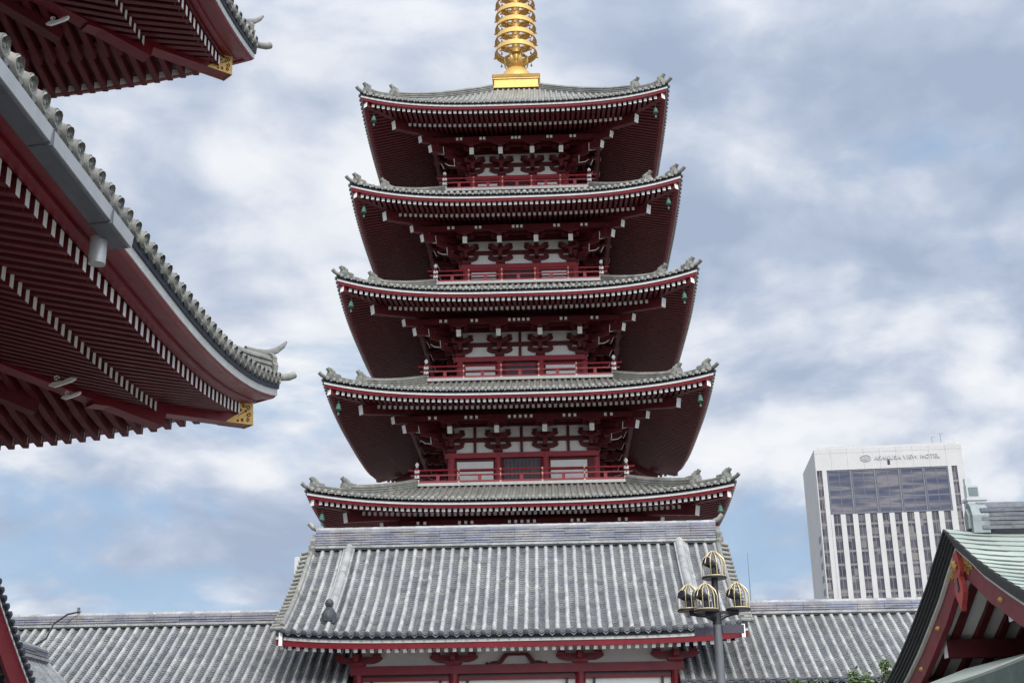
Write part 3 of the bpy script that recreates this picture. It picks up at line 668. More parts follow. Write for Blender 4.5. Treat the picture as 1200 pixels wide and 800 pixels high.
# brackets at the corners and along the right flank and far side, white nosings
def nose(m, p, d, L_, mi=1):
    d = Vector(d).normalized(); t = Vector((-d.y, d.x, 0))
    m.prism([(-.34, -.06), (-.22, .03), (-.05, .05), (.12, .06), (.34, .15), (.54, .19), (.52, .10), (.40, .03), (.22, -.02), (.05, -.07), (-.15, -.12)], Vector(p)-t*.03, d*L_, (0, 0, L_), t*.06, mi)
    pts = []
    for q_ in range(13):
        a_ = q_*.55; r_ = .10*(1-q_/15); pts.append(Vector(p)+d*(-.12*L_+r_*math.cos(a_)*L_)+Vector((0, 0, (.17+r_*math.sin(a_))*L_)))
    m.tube(pts, .022*L_, 6, mi)
def hall_brackets(par, bx, by, noses, cx_, cy_, H):
    E_ = H.E
    pts = [((1, 0), (bx, y)) for y in (-5, -3, -1, 1, 3, 5)]+[((0, 1), (x, by)) for x in (bx-.3, bx-3.2, bx-6)]+[((0, -1), (x, -by)) for x in (bx-.6, bx-3.2)]
    for (o, (x, y)) in pts:
        o = Vector((*o, 0)); t = Vector((-o.y, o.x, 0)); p = Vector((cx_+x, cy_+y, 0)); m = MB()
        def q(r_, z_): return p+o*r_+Vector((0, 0, E_+z_))
        blk(m, q(0, -1.5), .7, .3); m.beam(q(-.2, -1.1), q(.9, -1.1), .22, .3); arm(m, q(.8, -.85), t, 1.7, .26, .2)
        for d in (-.65, 0, .65): blk(m, q(.8, -.6)+t*d, .32, .2)
        m.beam(q(-.2, -.55), q(1.3, -.55), .22, .3); arm(m, q(1.2, -.32), t, 1.5, .26, .2)
        for d in (-.6, 0, .6): blk(m, q(1.2, -.08)+t*d, .3, .2)
        m.build('bracket_set', [REDD, WHITE], par)
    m = MB(); c = Vector((cx_+bx, cy_+by, E_)); dg = Vector((1, 1, 0)).normalized()
    m.beam(c-dg*.3+Vector((0, 0, -1.0)), c+dg*1.4+Vector((0, 0, -1.0)), .26, .34); m.beam(c-dg*.3+Vector((0, 0, -.45)), c+dg*1.7+Vector((0, 0, -.45)), .26, .34)
    m.beam(c+Vector((0, 0, .75)), c+dg*3.2+Vector((0, 0, .05)), .28, .4, 0)
    for (x, z, k) in noses: nose(m, (x, 22.75, z), (1, -.12, 0), k)
    m.build('corner_bracket', [REDD, WHITE], par)
    m = MB()
    m.beam(c+Vector((1.2, 2, .42)), c+Vector((1.2, -11, .42)), .26, .30); m.beam(c+Vector((2, 1.2, .42)), c+Vector((-18, 1.2, .42)), .26, .30)
    m.build('eave_purlins', REDD, par)
hall_brackets(lb, 7.6, 6.0, ((-8.98, 9.03, .6), (-8.78, 8.77, .42)), -19.85, 16, HL); hall_brackets(ub, 7.2, 6.0, ((-9.86, 16.78, .55),), -19.85, 16.1, HU)
# gutter box and downpipe on the near eave
m = MB(); xg = HL.cx+HL.ax
for (y0, y1) in ((5.1, 8.9), (8.93, 11.3), (11.33, 13.30), (13.33, 15.45), (15.48, 16.35)):
    m.hexa([(xg-.02, y0, 8.86), (xg+.20, y0, 8.87), (xg+.22, y0, 9.04), (xg-.02, y0, 9.04), (xg-.02, y1, 8.86), (xg+.20, y1, 8.87), (xg+.22, y1, 9.04), (xg-.02, y1, 9.04)], 0)
for y0, y1 in ((5.1, 8.9), (8.93, 11.3), (11.33, 13.30), (13.33, 15.45), (15.48, 16.3)): m.hexa([(xg-.08, y0, 8.835), (xg+.17, y0, 8.84), (xg+.17, y0, 8.858), (xg-.08, y0, 8.858), (xg-.08, y1, 8.835), (xg+.17, y1, 8.84), (xg+.17, y1, 8.858), (xg-.08, y1, 8.858)], 1)  # dark plates painting the shade along the gutter bottom
g_ = m.build('gutter', [METAL, GUT2], hall)
for yy in (8.915, 11.315, 13.315, 15.465):
    m = MB(); m.box((xg+.0, yy-.018, 8.828), (xg+.226, yy+.018, 9.044)); m.build('gutter_strap', GUT2, g_)
m = MB(); m.tube([(xg-.14, 16.02, 8.87), (xg-.14, 16.02, 8.50)], .115, 20); m.build('downpipe', METAL, g_, True)

# ================================================================== tiled gable roofs (gate, corridors, side buildings)
class GRoof:
    """gable roof, ridge along local X; M maps local to world"""
    def __init__(s, M, hx, hy, E, Zt, q, U=0.0, th=.30, up_p=5):
        s.M, s.hx, s.hy, s.E, s.Zt, s.q, s.U, s.th, s.up_p = M, hx, hy, E, Zt, q, U, th, up_p
    def P(s, sd_, x, v, dz=0):
        z = s.E+s.th+(s.Zt-s.E-s.th)*((1-s.q)*v+s.q*v*v)+s.U*min(1.3, abs(x)/s.hx)**s.up_p*max(0, 1-v)
        return s.M @ Vector((x, sd_*s.hy*(1-v), z+dz))
def gable_tiles(G, parent, spacing, rad, ncourse, seglen, front=-1, vmin=-.03, vergeL=True, vergeR=True, tm=TILE, pm=PAN, edge=DARKT, x0=None, x1=None, vl=.46, vm=None):
    x0 = -G.hx if x0 is None else x0; x1 = G.hx if x1 is None else x1
    ex = (G.M.to_3x3() @ Vector((1, 0, 0)))
    rnd = random.Random(3)
    for sd_ in (-1, 1):
        m = MB(); pn = MB(); n = int(round((x1-x0)/spacing)); L_ = math.hypot(G.hy, G.Zt-G.E)
        det = sd_ == front; nseg = int(L_/seglen)
        ey = (G.M.to_3x3() @ Vector((0, sd_, 0)))
        for k in range(n+1):
            x = x0+k*spacing; rings = []
            for j in range(nseg):
                va = vmin+(1-vmin)*j/nseg; vb = vmin+(1-vmin)*(j+1)/nseg
                jx = rnd.uniform(-.008, .008) if det else 0
                for v, rr in ((va, rad*1.06), (vb-.002, rad*.95)):
                    c = G.P(sd_, x+jx, v); d = (G.P(sd_, x, v+.01)-c).normalized(); nm = ex.cross(d)
                    if nm.z < 0: nm = -nm
                    rings.append([c+ex*(rr*math.cos(a))+nm*(rr*math.sin(a)*1.15+.005) for a in [PI*q_/6 for q_ in range(7)]])
            m.loft(rings, 0, False)
            tile_disc(m, G.P(sd_, x, vmin, rad*.35), ey, ex, rad*1.22, 1)
            if k == n: break
            # stepped pan tiles
            nc = ncourse if det else 8
            for j in range(nc):
                va = vmin+(1-vmin)*j/nc; vb = vmin+(1-vmin)*(j+1)/nc; h = .026 if det else 0
                jz = rnd.uniform(-.004, .004) if det else 0
                A = [G.P(sd_, x+rad*.6, va, h+jz+.012), G.P(sd_, x+spacing/2, va, h-.035+jz), G.P(sd_, x+spacing-rad*.6, va, h+jz+.012)]
                B_ = [G.P(sd_, x+rad*.6, vb, .012+jz), G.P(sd_, x+spacing/2, vb, -.035+jz), G.P(sd_, x+spacing-rad*.6, vb, .012+jz)]
                for q_ in range(2):
                    pn.quad(A[q_], A[q_+1], B_[q_+1], B_[q_]); 
                    if det:
                        z1_, z2_ = Vector((0, 0, .010)), Vector((0, 0, .036))
                        pn.quad(A[q_], A[q_+1], A[q_+1]-z1_, A[q_]-z1_, 2); pn.quad(A[q_]-z1_, A[q_+1]-z1_, A[q_+1]-z2_, A[q_]-z2_, 1)
            A = G.P(sd_, x+rad*.8, vmin, .02); B_ = G.P(sd_, x+spacing-rad*.8, vmin, .02); mid = (A+B_)/2-Vector((0, 0, .09))
            pts = [A, A*.5+mid*.5-Vector((0, 0, .02)), mid, B_*.5+mid*.5-Vector((0, 0, .02)), B_, B_-Vector((0, 0, .05)), mid-Vector((0, 0, .05)), A-Vector((0, 0, .05))]
            pn.loft([pts, [p-ey*.03 for p in pts]], 0, True, (True, True))
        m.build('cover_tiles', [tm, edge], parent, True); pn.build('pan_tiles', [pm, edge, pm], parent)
    # verge tiles lying across each gable edge
    for on, xx, sg in ((vergeL, x0, -1), (vergeR, x1, 1)):
        if not on: continue
        m = MB()
        for sd_ in (-1, 1):
            L_ = math.hypot(G.hy, G.Zt-G.E); n = int(L_/.30)
            for j in range(n+1):
                v = j/n*.97; c = G.P(sd_, xx+sg*.02, v, .05); c2 = G.P(sd_, xx+sg*vl, v, -.02)
                m.tube([c, c2], .07, 9, 0); tile_disc(m, c2, ex*sg, ey, .088, 0)
            pa = [G.P(sd_, xx+sg*.06, v/14, .12) for v in range(15)]; m.tube(pa, .09, 8, 0)
        m.build('verge_tiles', [vm or tm], parent, True)
def ridge_box(G, parent, x0, x1, h, wd, layers=5, jit=.02, cap=True, base=0.0, onis=True):
    m = MB(); rnd = random.Random(5); z0 = G.Zt+base-.05
    def bx(xa, xb, y0, y1, za, zb, mi=0):
        m.hexa([G.M @ Vector(p) for p in ((xa, y0, za), (xb, y0, za), (xb, y0, zb), (xa, y0, zb), (xa, y1, za), (xb, y1, za), (xb, y1, zb), (xa, y1, zb))], mi)
    bx(x0, x1, -wd/2+.03, wd/2-.03, z0, z0+h*.98, 0)
    bx(x0-.02, x1+.02, -wd/2-.05, wd/2+.05, z0+.05, z0+.13, 1)
    for l in range(layers):
        za = z0+.17+(h-.22)*l/layers; n = max(3, int((x1-x0)/.9))
        for k in range(n):
            xa = x0+(x1-x0)*k/n; xb = x0+(x1-x0)*(k+1)/n-.012; j = rnd.uniform(-jit, jit)
            bx(xa, xb, -wd/2-.01-j, wd/2+.01+j, za, za+(h-.22)/layers*.72)
    ob = m.build('ridge', [NOSHI, TILE], parent)
    m = MB(); n = int((x1-x0)/.5)
    for k in range(n):
        xa = x0+(x1-x0)*k/n; xb = x0+(x1-x0)*(k+1)/n; rr = []
        for x, r in ((xa, .17), (xb, .155)): rr.append([G.M @ Vector((x, wd*.42*math.cos(a), z0+h-.03+r*.75*math.sin(a))) for a in [PI*q_/8 for q_ in range(9)]])
        m.loft(rr, 0, False)
    m.build('ridge_cap', TILE, ob, True)
    if onis:
        ex = G.M.to_3x3() @ Vector((1, 0, 0))
        for xx, sg in ((x0, -1), (x1, 1)):
            m = MB(); onigawara(m, G.M @ Vector((xx, 0, z0+.05)), ex*sg, max(.7, h*1.3)); torii_tip(m, G.M @ Vector((xx, 0, z0+h+.02)), ex*sg, .8)
            m.build('ridge_end_tile', PTILE, ob, True)
    return ob

# ------------------------------------------------------------------ GATE
GM = Matrix.Translation((-1.32, 46.9, 0))
gate = empty('gate_building', (-1.32, 46.9, 0), 'red and white gate with broad silver tiled roof standing in front of the pagoda', 'gate')
G = GRoof(GM, 7.22, 4.9, 6.46, 10.36, .28, .16, .30)
gr = MB()
for sd_ in (-1, 1):
    rows = [[G.P(sd_, x, v/10, -.10) for v in range(11)] for x in (-7.2, -6, 0, 6, 7.2)]
    for a, b in zip(rows[:-1], rows[1:]):
        for j in range(10): gr.quad(a[j], b[j], b[j+1], a[j+1])
gr = gr.build('roof', DARKT, gate)
gable_tiles(G, gr, .3345, .074, 44, .33, vm=PTILE, vl=.40)
ridge_box(G, gr, -7.15, 7.25, .74, .46, 6)
# eave boards
def gable_eave(G, parent, x0, x1, wh=.10, n=24, red=.16):
    for sd_ in (-1, 1):
        a = MB(); b = MB(); c = MB()
        def q(x, ins, dz): return G.M @ Vector((x, sd_*(G.hy-ins), G.E+G.U*min(1.3, abs(x)/G.hx)**G.up_p+dz))
        for mm, prof in ((a, [(0, -.02), (0, wh-.02), (.1, wh-.02), (.1, -.02)]), (c, [(-.04, wh-.02), (-.06, .26), (.25, .3), (.25, wh-.02)]), (b, [(.03, -.02), (.05, -.03-red), (.2, -.03-red), (.2, .0), (.12, .0), (.102, -.02)])):
            mm.loft([[q(x0+(x1-x0)*k/n, i_, d_) for i_, d_ in prof] for k in range(n+1)], 0, True, (True, True))
        a.build('white_eave_board', EAVEW, parent); b.build('red_fascia', RED, parent); c.build('eave_underlay', EDGE, parent)
gable_eave(G, gr, -7.45, 7.45)
# bargeboards
def bargeboards(G, parent, xs, h=.34, mi=RED, white=True, off=-.12, n=14, tip=True):
    for xx, sg in xs:
        for sd_ in (-1, 1):
            m = MB(); w_ = MB(); rr = []; rw = []
            for k in range(n+1):
                v = .0+1.0*k/n; a = G.P(sd_, xx, v, off)
                b = a-Vector((0, 0, h)); e = (G.M.to_3x3() @ Vector((sg*.09, 0, 0)))
                rr.append([a, b, b-e, a-e]); 
                rw.append([a+e*.15+Vector((0, 0, .09)), a+e*.15, a-e*.9, a-e*.9+Vector((0, 0, .09))])
            m.loft(rr, 0, True, (True, True)); w_.loft(rw, 0, True, (True, True))
            if tip:
                a = G.P(sd_, xx, 0, off); w_.beam(a+Vector((0, 0, .02)), a-Vector((0, 0, h+.05)), .11, .11)
            m.build('bargeboard', mi, parent); w_.build('verge_white_board', WHITE, parent)
bargeboards(G, gr, ((-7.3, -1), (7.3, 1)))
# descending ridges with end figures
for sx in (-1, 1):
    m = MB(); n = 14; x = sx*5.92; rr = []; ex = Vector((1, 0, 0))
    for k in range(n+1):
        v = .99-.80*k/n; p = G.P(-1, x, v)
        rr.append([p-ex*.17, p-ex*.15+Vector((0, 0, .24)), p-ex*.09+Vector((0, 0, .34)), p+Vector((0, 0, .38)), p+ex*.09+Vector((0, 0, .34)), p+ex*.15+Vector((0, 0, .24)), p+ex*.17])
    m.loft(rr, 0, True, (True, True))
    for lv in (.07, .16):
        rr = []
        for k in range(n+1):
            v = .99-.80*k/n; p = G.P(-1, x, v, lv); rr.append([p-ex*.20, p-ex*.20+Vector((0, 0, .05)), p+ex*.20+Vector((0, 0, .05)), p+ex*.20])
        m.loft(rr, 0, True, (True, True))
    d_ = m.build('descending_ridge', TILE, gr, True)
    m = MB(); p = G.P(-1, x, .17)
    m.lathe(p+Vector((0, -.05, -.05)), [(.22, 0), (.25, .12), (.24, .28), (.15, .42), (.10, .48), (.13, .54), (.15, .62), (.10, .72), (.02, .76)], 12)
    onigawara(m, p+Vector((0, -.12, .05)), (0, -1, 0), .62)
    m.build('ridge_end_figure', DARKT, d_, True)
# eave rafters of the gate
n = int(14.6/.262)
for sd_ in (-1, 1):
    m = MB(); m.box(tuple(GM @ Vector((-7.3, sd_*3.2-.05, 6.80))), tuple(GM @ Vector((7.3, sd_*3.2+.05, 6.88))))
    for k in range(n+1):
        x = -7.3+k*.262
        z = G.E+G.U*min(1.3, abs(x)/G.hx)**5
        m.beam(GM @ Vector((x, sd_*2.9, z+.45)), GM @ Vector((x, sd_*4.70, z-.23)), .12, .14, 0, ends=(0, 1))
    m.build('rafters', [REDD, WHITE], gr)
m = MB()
for sd_ in (-1, 1): m.hexa([GM @ Vector(p) for p in ((-7.2, sd_*4.6, 6.35), (7.2, sd_*4.6, 6.35), (7.2, sd_*4.6, 6.38), (-7.2, sd_*4.6, 6.38), (-7.2, sd_*2.9, 7.15), (7.2, sd_*2.9, 7.15), (7.2, sd_*2.9, 7.18), (-7.2, sd_*2.9, 7.18))])
m.build('soffit_boards', REDD, gr)
# walls and timber frame
gx = [-6.36, -3.24, .86, 3.94]
m = MB(); m.box((-6.3, 43.66, 0), (3.88, 50.2, 6.9)); wl = m.build('wall', PLASTER, gate)
m = MB(); m.box((-6.6, 43.42, 5.60), (4.2, 43.655, 5.88)); m.box((-6.6, 43.46, 6.62), (4.2, 43.655, 6.9)); m.box((-6.3, 43.55, 5.40), (3.9, 43.657, 5.52)); m.build('head_beam', RED, gate)
m = MB(); m.box((-6.2, 43.64, 5.50), (3.8, 43.658, 5.60)); m.build('painted_shade_strip', DARKW, gate)  # thin dark strip standing in for the shade below the head beam
m = MB()
for a, b in zip(gx[:-1], gx[1:]):
    m.box((a+.4, 43.55, 2.0), (a+.48, 43.658, 5.42)); m.box((b-.48, 43.55, 2.0), (b-.4, 43.658, 5.42))
m.build('door_frame', DARKW, gate)
for x in gx:
    m = MB(); m.tube([(x, 43.6, 0), (x, 43.6, 5.72)], .17, 18); m.build('column', RED, gate, True)
    m = MB(); blk(m, (x, 43.56, 5.86), .50, .14); arm(m, (x, 43.56, 5.98), (1, 0, 0), 1.55, .20, .2)
    for d in (-.6, 0, .6): blk(m, (x+d, 43.56, 6.15), .26, .12)
    m.beam((x, 43.7, 6.08), (x, 42.9, 6.12), .16, .2); m.build('bracket_set', RED, gate)
# frog-leg strut
m = MB(); P_ = [(-1.15, 0), (-1.1, .07), (-.98, .05), (-.9, .09), (-.80, .05), (-.66, .10), (-.52, .26), (-.44, .34), (.44, .34), (.52, .26), (.66, .10), (.80, .05), (.9, .09), (.98, .05), (1.1, .07), (1.15, 0), (.62, 0), (.5, .07), (.38, .22), (.30, .27), (-.30, .27), (-.38, .22), (-.5, .07), (-.62, 0)]
half = [p for p in P_ if p[0] <= 0]; 
for sgn in (1, -1):
    pts = [(-1.15, 0), (-1.08, .08), (-.98, .04), (-.88, .09), (-.80, .05), (-.66, .10), (-.52, .26), (-.44, .345), (0, .345), (0, .27), (-.30, .27), (-.38, .20), (-.5, .05), (-.62, 0)]
    q_ = [(x*sgn*.9, y) for x, y in pts]
    bmx = bmesh.new(); vs = [bmx.verts.new((x-1.2, 43.50, y+5.885)) for x, y in q_]; f = bmx.faces.new(vs); bmesh.ops.triangulate(bmx, faces=[f]); r_ = bmesh.ops.extrude_face_region(bmx, geom=bmx.faces[:]); bmesh.ops.translate(bmx, verts=[v for v in r_['geom'] if isinstance(v, bmesh.types.BMVert)], vec=(0, .12, 0)); bmx.faces.ensure_lookup_table()
    i0 = len(m.v); bmx.verts.index_update(); m.v += [tuple(v.co) for v in bmx.verts]; 
    for f in bmx.faces: m.f.append(tuple(i0+v.index for v in f.verts)); m.m.append(0)
    bmx.free()
m.build('frog_leg_strut', REDD, gate)

# ------------------------------------------------------------------ corridor wings
def wing(x0, x1, label):
    cx = (x0+x1)/2; Mx = Matrix.Translation((cx, 46.9, 0)); hx = (x1-x0)/2
    r = empty('corridor_building', (cx, 46.9, 0), label, 'corridor')
    g = GRoof(Mx, hx, 3.95, 4.95, 7.75, .10, 0, .26)
    b = MB(); b.box((x0+.3, 44.1, 0), (x1-.3, 49.7, 5.55)); b.build('wall', PLASTER, r)
    rf = MB()
    for sd_ in (-1, 1): rf.quad(g.P(sd_, -hx, 0, -.08), g.P(sd_, hx, 0, -.08), g.P(sd_, hx, 1, -.08), g.P(sd_, -hx, 1, -.08))
    rf = rf.build('roof', DARKT, r)
    gable_tiles(g, rf, .332, .074, 34, .33, vergeL=False, vergeR=False)
    ridge_box(g, rf, -hx, hx, .46, .40, 3, onis=False)
    gable_eave(g, rf, -hx, hx, n=4)
    m = MB()
    for k in range(int(2*hx/.28)): 
        for sd_ in (-1, 1): m.beam(Mx @ Vector((-hx+k*.28+.1, sd_*2.7, 5.3)), Mx @ Vector((-hx+k*.28+.1, sd_*3.6, 4.72)), .11, .13, 0, ends=(0, 1))
    m.build('rafters', [REDD, WHITE], rf)
    m = MB(); m.box((x0+.2, 43.95, 4.45), (x1-.2, 44.08, 4.75)); m.build('head_beam', RED, r)
    for k in range(int((x1-x0)/3)+1):
        m = MB(); xx = min(x0+.4+k*3, x1-.4); m.tube([(xx, 44.0, 0), (xx, 44.0, 4.6)], .16, 12); m.build('column', RED, r, True)
    return r
wl_ = wing(-28.0, -6.75, 'long low corridor with silver tiled roof running left from the gate')
wing(4.1, 22.0, 'corridor with silver tiled roof running right from the gate, in front of the hotel tower')

# ------------------------------------------------------------------ small roofs at the lower left
sg_M = Matrix.Translation((-14.72-4.0, 32.3, 0))
sgl = empty('side_hall', (-18.6, 32.3, 0), 'tiled building at the lower left edge showing only its steep curved red gable edge', 'hall')
g = GRoof(sg_M, 4.0, 5.9, 3.95, 8.85, .157, 0, .35)
b = MB(); b.box((-22.2, 28.4, 0), (-16.2, 36.2, 4.9)); b.build('wall', PLASTER, sgl)
rf = MB()
for sd_ in (-1, 1):
    for k in range(10): rf.quad(g.P(sd_, -4, k/10, -.08), g.P(sd_, 4, k/10, -.08), g.P(sd_, 4, (k+1)/10, -.08), g.P(sd_, -4, (k+1)/10, -.08))
rf = rf.build('roof', DARKT, sgl)
gable_tiles(g, rf, .332, .088, 14, .33, tm=PTILE, pm=PTILE, vl=.24, vm=DARKT)
ridge_box(g, rf, -4, 4, .5, .4, 4); gable_eave(g, rf, -4.1, 4.1, n=4)
bargeboards(g, rf, ((-4.1, -1), (4.1, 1)), h=.95, off=-.14)
m = MB(); m.loft([[sg_M @ Vector((3.2, y, z)) for y, z in ((-5, 4.3), (5, 4.3), (0, 8.5))], [sg_M @ Vector((3.1, y, z)) for y, z in ((-5, 4.3), (5, 4.3), (0, 8.5))]], 0, True, (True, True)); m.build('gable_panel', REDD, rf)

st_M = Matrix.Translation((-15.86, 38.9, 0)) @ Matrix.Rotation(R(90), 4, 'Z')
stt = empty('annex_building', (-15.86, 38.9, 0), 'small tiled annex roof with a short dark ridge, before the left corridor', 'annex')
g = GRoof(st_M, 2.1, 2.6, 3.2, 5.95, .1, 0, .28)
b = MB(); b.box((-17.6, 37.2, 0), (-14.1, 40.6, 3.6)); b.build('wall', PLASTER, stt)
rf = MB()
for sd_ in (-1, 1): rf.quad(g.P(sd_, -2.1, 0, -.08), g.P(sd_, 2.1, 0, -.08), g.P(sd_, 2.1, 1, -.08), g.P(sd_, -2.1, 1, -.08))
rf = rf.build('roof', DARKT, stt)
gable_tiles(g, rf, .30, .08, 26, .33, front=-1)
ridge_box(g, rf, -2.1, 2.15, .40, .42, 4, onis=False); gable_eave(g, rf, -2.1, 2.1, n=4)
# cable and stub on the left corridor
m = MB(); m.tube([(-16.85, 46.7, 8.28), (-17.15, 46.4, 8.16), (-17.35, 45.7, 7.75), (-17.25, 44.9, 7.15), (-17.5, 44.2, 6.75), (-17.8, 43.3, 6.1)], .035, 6)
tag(m.build('cable', BLACK, None, True), 'black cable draped down the left corridor roof', 'cable')
m = MB(); m.tube([(-16.95, 46.9, 8.22), (-16.95, 46.9, 8.46)], .055, 8); m.tube([(-16.95, 46.82, 8.34), (-16.83, 46.82, 8.30)], .03, 6)
tag(m.build('ridge_peg', POLE, None, True), 'short grey peg standing on the ridge of the left corridor', 'peg')

# ------------------------------------------------------------------ COPPER-ROOFED PAVILION (right)
AX, AY, AZ = 7.2, 24.05, 6.24
pav = empty('copper_roofed_pavilion', (AX+7, AY, 0), 'lower right pavilion with pale green copper roof and red pendant in its gable', 'pavilion')
PRF = [(0, 0), (.5, .26), (.85, .43), (1.5, .78), (1.86, .94), (2.6, 1.26), (3.4, 1.58), (4.4, 1.93), (5.5, 2.26), (6.6, 2.52), (7.8, 2.74)]
def drop(d):
    d = abs(d)
    for (a, b), (c, e) in zip(PRF[:-1], PRF[1:]):
        if d <= c: return b+(e-b)*(d-a)/(c-a)
    return PRF[-1][1]
def pavP(x, d, dz=0):
    k = max(0, 1-(x-AX)/1.6); return Vector((x, AY+d, AZ-drop(d)+(k*k)*.10*(1 if d else 1)-.10+dz))
XE = 24.0
m = MB(); ds = .27
for sd_ in (-1, 1):
    n = int(7.8/ds); xs = [AX+.02, AX+.35, AX+.7, AX+1.1, AX+1.6, AX+3, XE]
    for k in range(n):
        d0_, d1_ = k*ds, (k+1)*ds
        A = [pavP(x, sd_*d0_, .0) for x in xs]; B_ = [pavP(x, sd_*d1_, .022) for x in xs]
        for j in range(len(xs)-1):
            m.quad(A[j], A[j+1], B_[j+1], B_[j]); m.quad(B_[j], B_[j+1], B_[j+1]-Vector((0, 0, .03)), B_[j]-Vector((0, 0, .021)), 1)
rf = m.build('roof', [COPPER, GCOP], pav)
# layered dark verge, white line, red bargeboard
def sweep_verge(mb, x0, x1, z0, z1, n=32, dmax=7.8, mi=0, sides=(-1, 1)):
    for sd_ in sides:
        rr = []
        for k in range(n+1):
            d = sd_*dmax*k/n
            # thickness measured square to the slope
            e = .02; sl = (drop(abs(d)+e)-drop(max(0, abs(d)-e)))/(2*e if abs(d) > e else e); f = math.sqrt(1+sl*sl)
            if k == 0: f = 1.12
            rr.append([pavP(x0, d, z0*f), pavP(x1, d, z0*f), pavP(x1, d, z1*f), pavP(x0, d, z1*f)])
        mb.loft(rr, mi, True, (True, True))
for sd_, tk, bh in ((1, .054, .40), (-1, .054, .40)):
    t5 = tk*5
    v = MB()
    for k in range(5): sweep_verge(v, AX+.035*k, AX+1.0, -tk*(k+1)+.012, -tk*k-.004, sides=(sd_,))
    v.build('verge_layers', DCOP, rf)
    v = MB(); sweep_verge(v, AX+.185, AX+.8, -t5-.055, -t5, sides=(sd_,)); v.build('white_verge_line', WLINE, rf)
    v = MB(); sweep_verge(v, AX+.25, AX+.36, -t5-.05-bh, -t5-.056, dmax=7.4, sides=(sd_,)); barge = v.build('bargeboard', RED, rf)
v = MB(); sweep_verge(v, AX+.36, AX+2.9, -.50, -.42, dmax=7.2); v.build('soffit_boards', PLASTER, rf)
v = MB()
for k in range(7):
    x = AX+.62+k*.42
    if x > AX+2.9: break
    for sd_ in (-1, 1):
        for j in range(12):
            d0_, d1_ = 7*j/12, 7*(j+1)/12
            v.beam(pavP(x, sd_*d0_, -.57), pavP(x, sd_*d1_, -.57), .13, .13)
v.build('rafters', REDD, rf)
for dd_, x in ((2.2, AX+.42), (3.75, AX+.42), (-1.75, AX+.42), (-3.6, AX+.42)):
    v = MB(); z = AZ-drop(dd_)-.84; v.beam((XE-8, AY+dd_, z), (x, AY+dd_, z), .26, .34, 0, ends=(0, 1)); v.build('purlin', [REDD, WHITE], rf)
v = MB(); z = AZ-.95; v.beam((XE-8, AY, z), (AX+.6, AY, z), .26, .3); v.build('ridge_purlin', REDD, rf)
v = MB(); v.loft([[Vector((AX+x, AY+d, AZ-drop(d)-.6)) for d in (-6.5, -4, -2, 0, 2, 4, 6.5)]+[Vector((AX+x, AY+d, 2.9)) for d in (6.5, -6.5)] for x in (2.9, 3.0)], 0, True, (True, True)); v.build('gable_wall', REDD, rf)
# beams across the gable
v = MB(); v.box((AX+2.7, AY-3.4, AZ-2.1), (AX+2.88, AY+3.4, AZ-1.8)); v.box((AX+2.7, AY-.15, AZ-1.8), (AX+2.88, AY+.15, AZ-.9)); v.box((AX+2.6, AY-6, AZ-3.1), (AX+2.88, AY+6, AZ-2.75)); v.build('gable_beams', REDD, rf)
# gold mounts and bosses on the bargeboard
for sd_ in (-1, 1):
    for d in (1.9, 3.4, 5.0):
        v = MB(); p = Vector(pavP(AX+.25, sd_*d, -.58)); v.tube([p, p-Vector((.03, 0, 0)), p-Vector((.06, 0, 0))], [.05, .045, .015], 10); v.build('boss', GOLD, barge, True)
    v = MB(); e = Vector((-.012, 0, 0)); X = AX+.25
    top = [pavP(X, sd_*(.03+.09*j), -.375) for j in range(10)]; v.tube(top, .024, 6)
    for j in range(7):
        r_ = .055*(1-.06*j); c = Vector(pavP(X, sd_*(.09+.085*j), -.47-.02*(j % 2)))+e
        v.tube([c+Vector((0, r_*math.cos(q_*PI/4), r_*math.sin(q_*PI/4))) for q_ in range(7)], .015, 5); v.tube([top[min(9, j+1)], c+Vector((0, r_, 0))], .010, 5)
        if j < 5: c2 = c-Vector((0, 0, .12)); v.tube([c-Vector((0, 0, r_)), c2, c2+Vector((0, .05, -.06))], .010, 5)
    v.build('gold_fretwork', GOLD, barge, True)
# heart-shaped pendant
v = MB(); pz = AZ-.60; PX = AX+.15
poly = [(-.13, .18), (-.17, 0), (-.22, -.12), (-.20, -.25), (-.12, -.33), (-.15, -.42), (-.24, -.52), (-.24, -.68), (-.15, -.82), (-.06, -.92), (0, -1.04), (.06, -.92), (.15, -.82), (.24, -.68), (.24, -.52), (.15, -.42), (.12, -.33), (.20, -.25), (.22, -.12), (.17, 0), (.13, .18)]
v.prism([(a*1.0, b*.86) for a, b in poly], (PX, AY, pz), (0, 1, 0), (0, 0, 1), (.09, 0, 0), 0)
pend = v.build('gable_pendant', VERM, pav)
v = MB()
v.prism([(-.04, -.05), (-.065, -.12), (0, -.2), (.065, -.12), (.04, -.05)], (PX-.015, AY, pz-.36), (0, 1, 0), (0, 0, 1), (.02, 0, 0)); v.prism([(-.03, 0), (-.045, -.14), (.045, -.14), (.03, 0)], (PX-.016, AY, pz-.30), (0, 1, 0), (0, 0, 1), (.02, 0, 0)); v.build('pendant_cutout', DARKW, pend)
v = MB(); c = Vector((PX, AY, pz-.08))
for k in range(6):
    a_ = k*PI/3; v.tube([c, c+Vector((-.05, .07*math.cos(a_), .07*math.sin(a_)))], [.03, .045], 8)
v.tube([c, c+Vector((-.10, 0, 0))], .035, 8); v.build('pendant_boss', GOLD, pend, True)
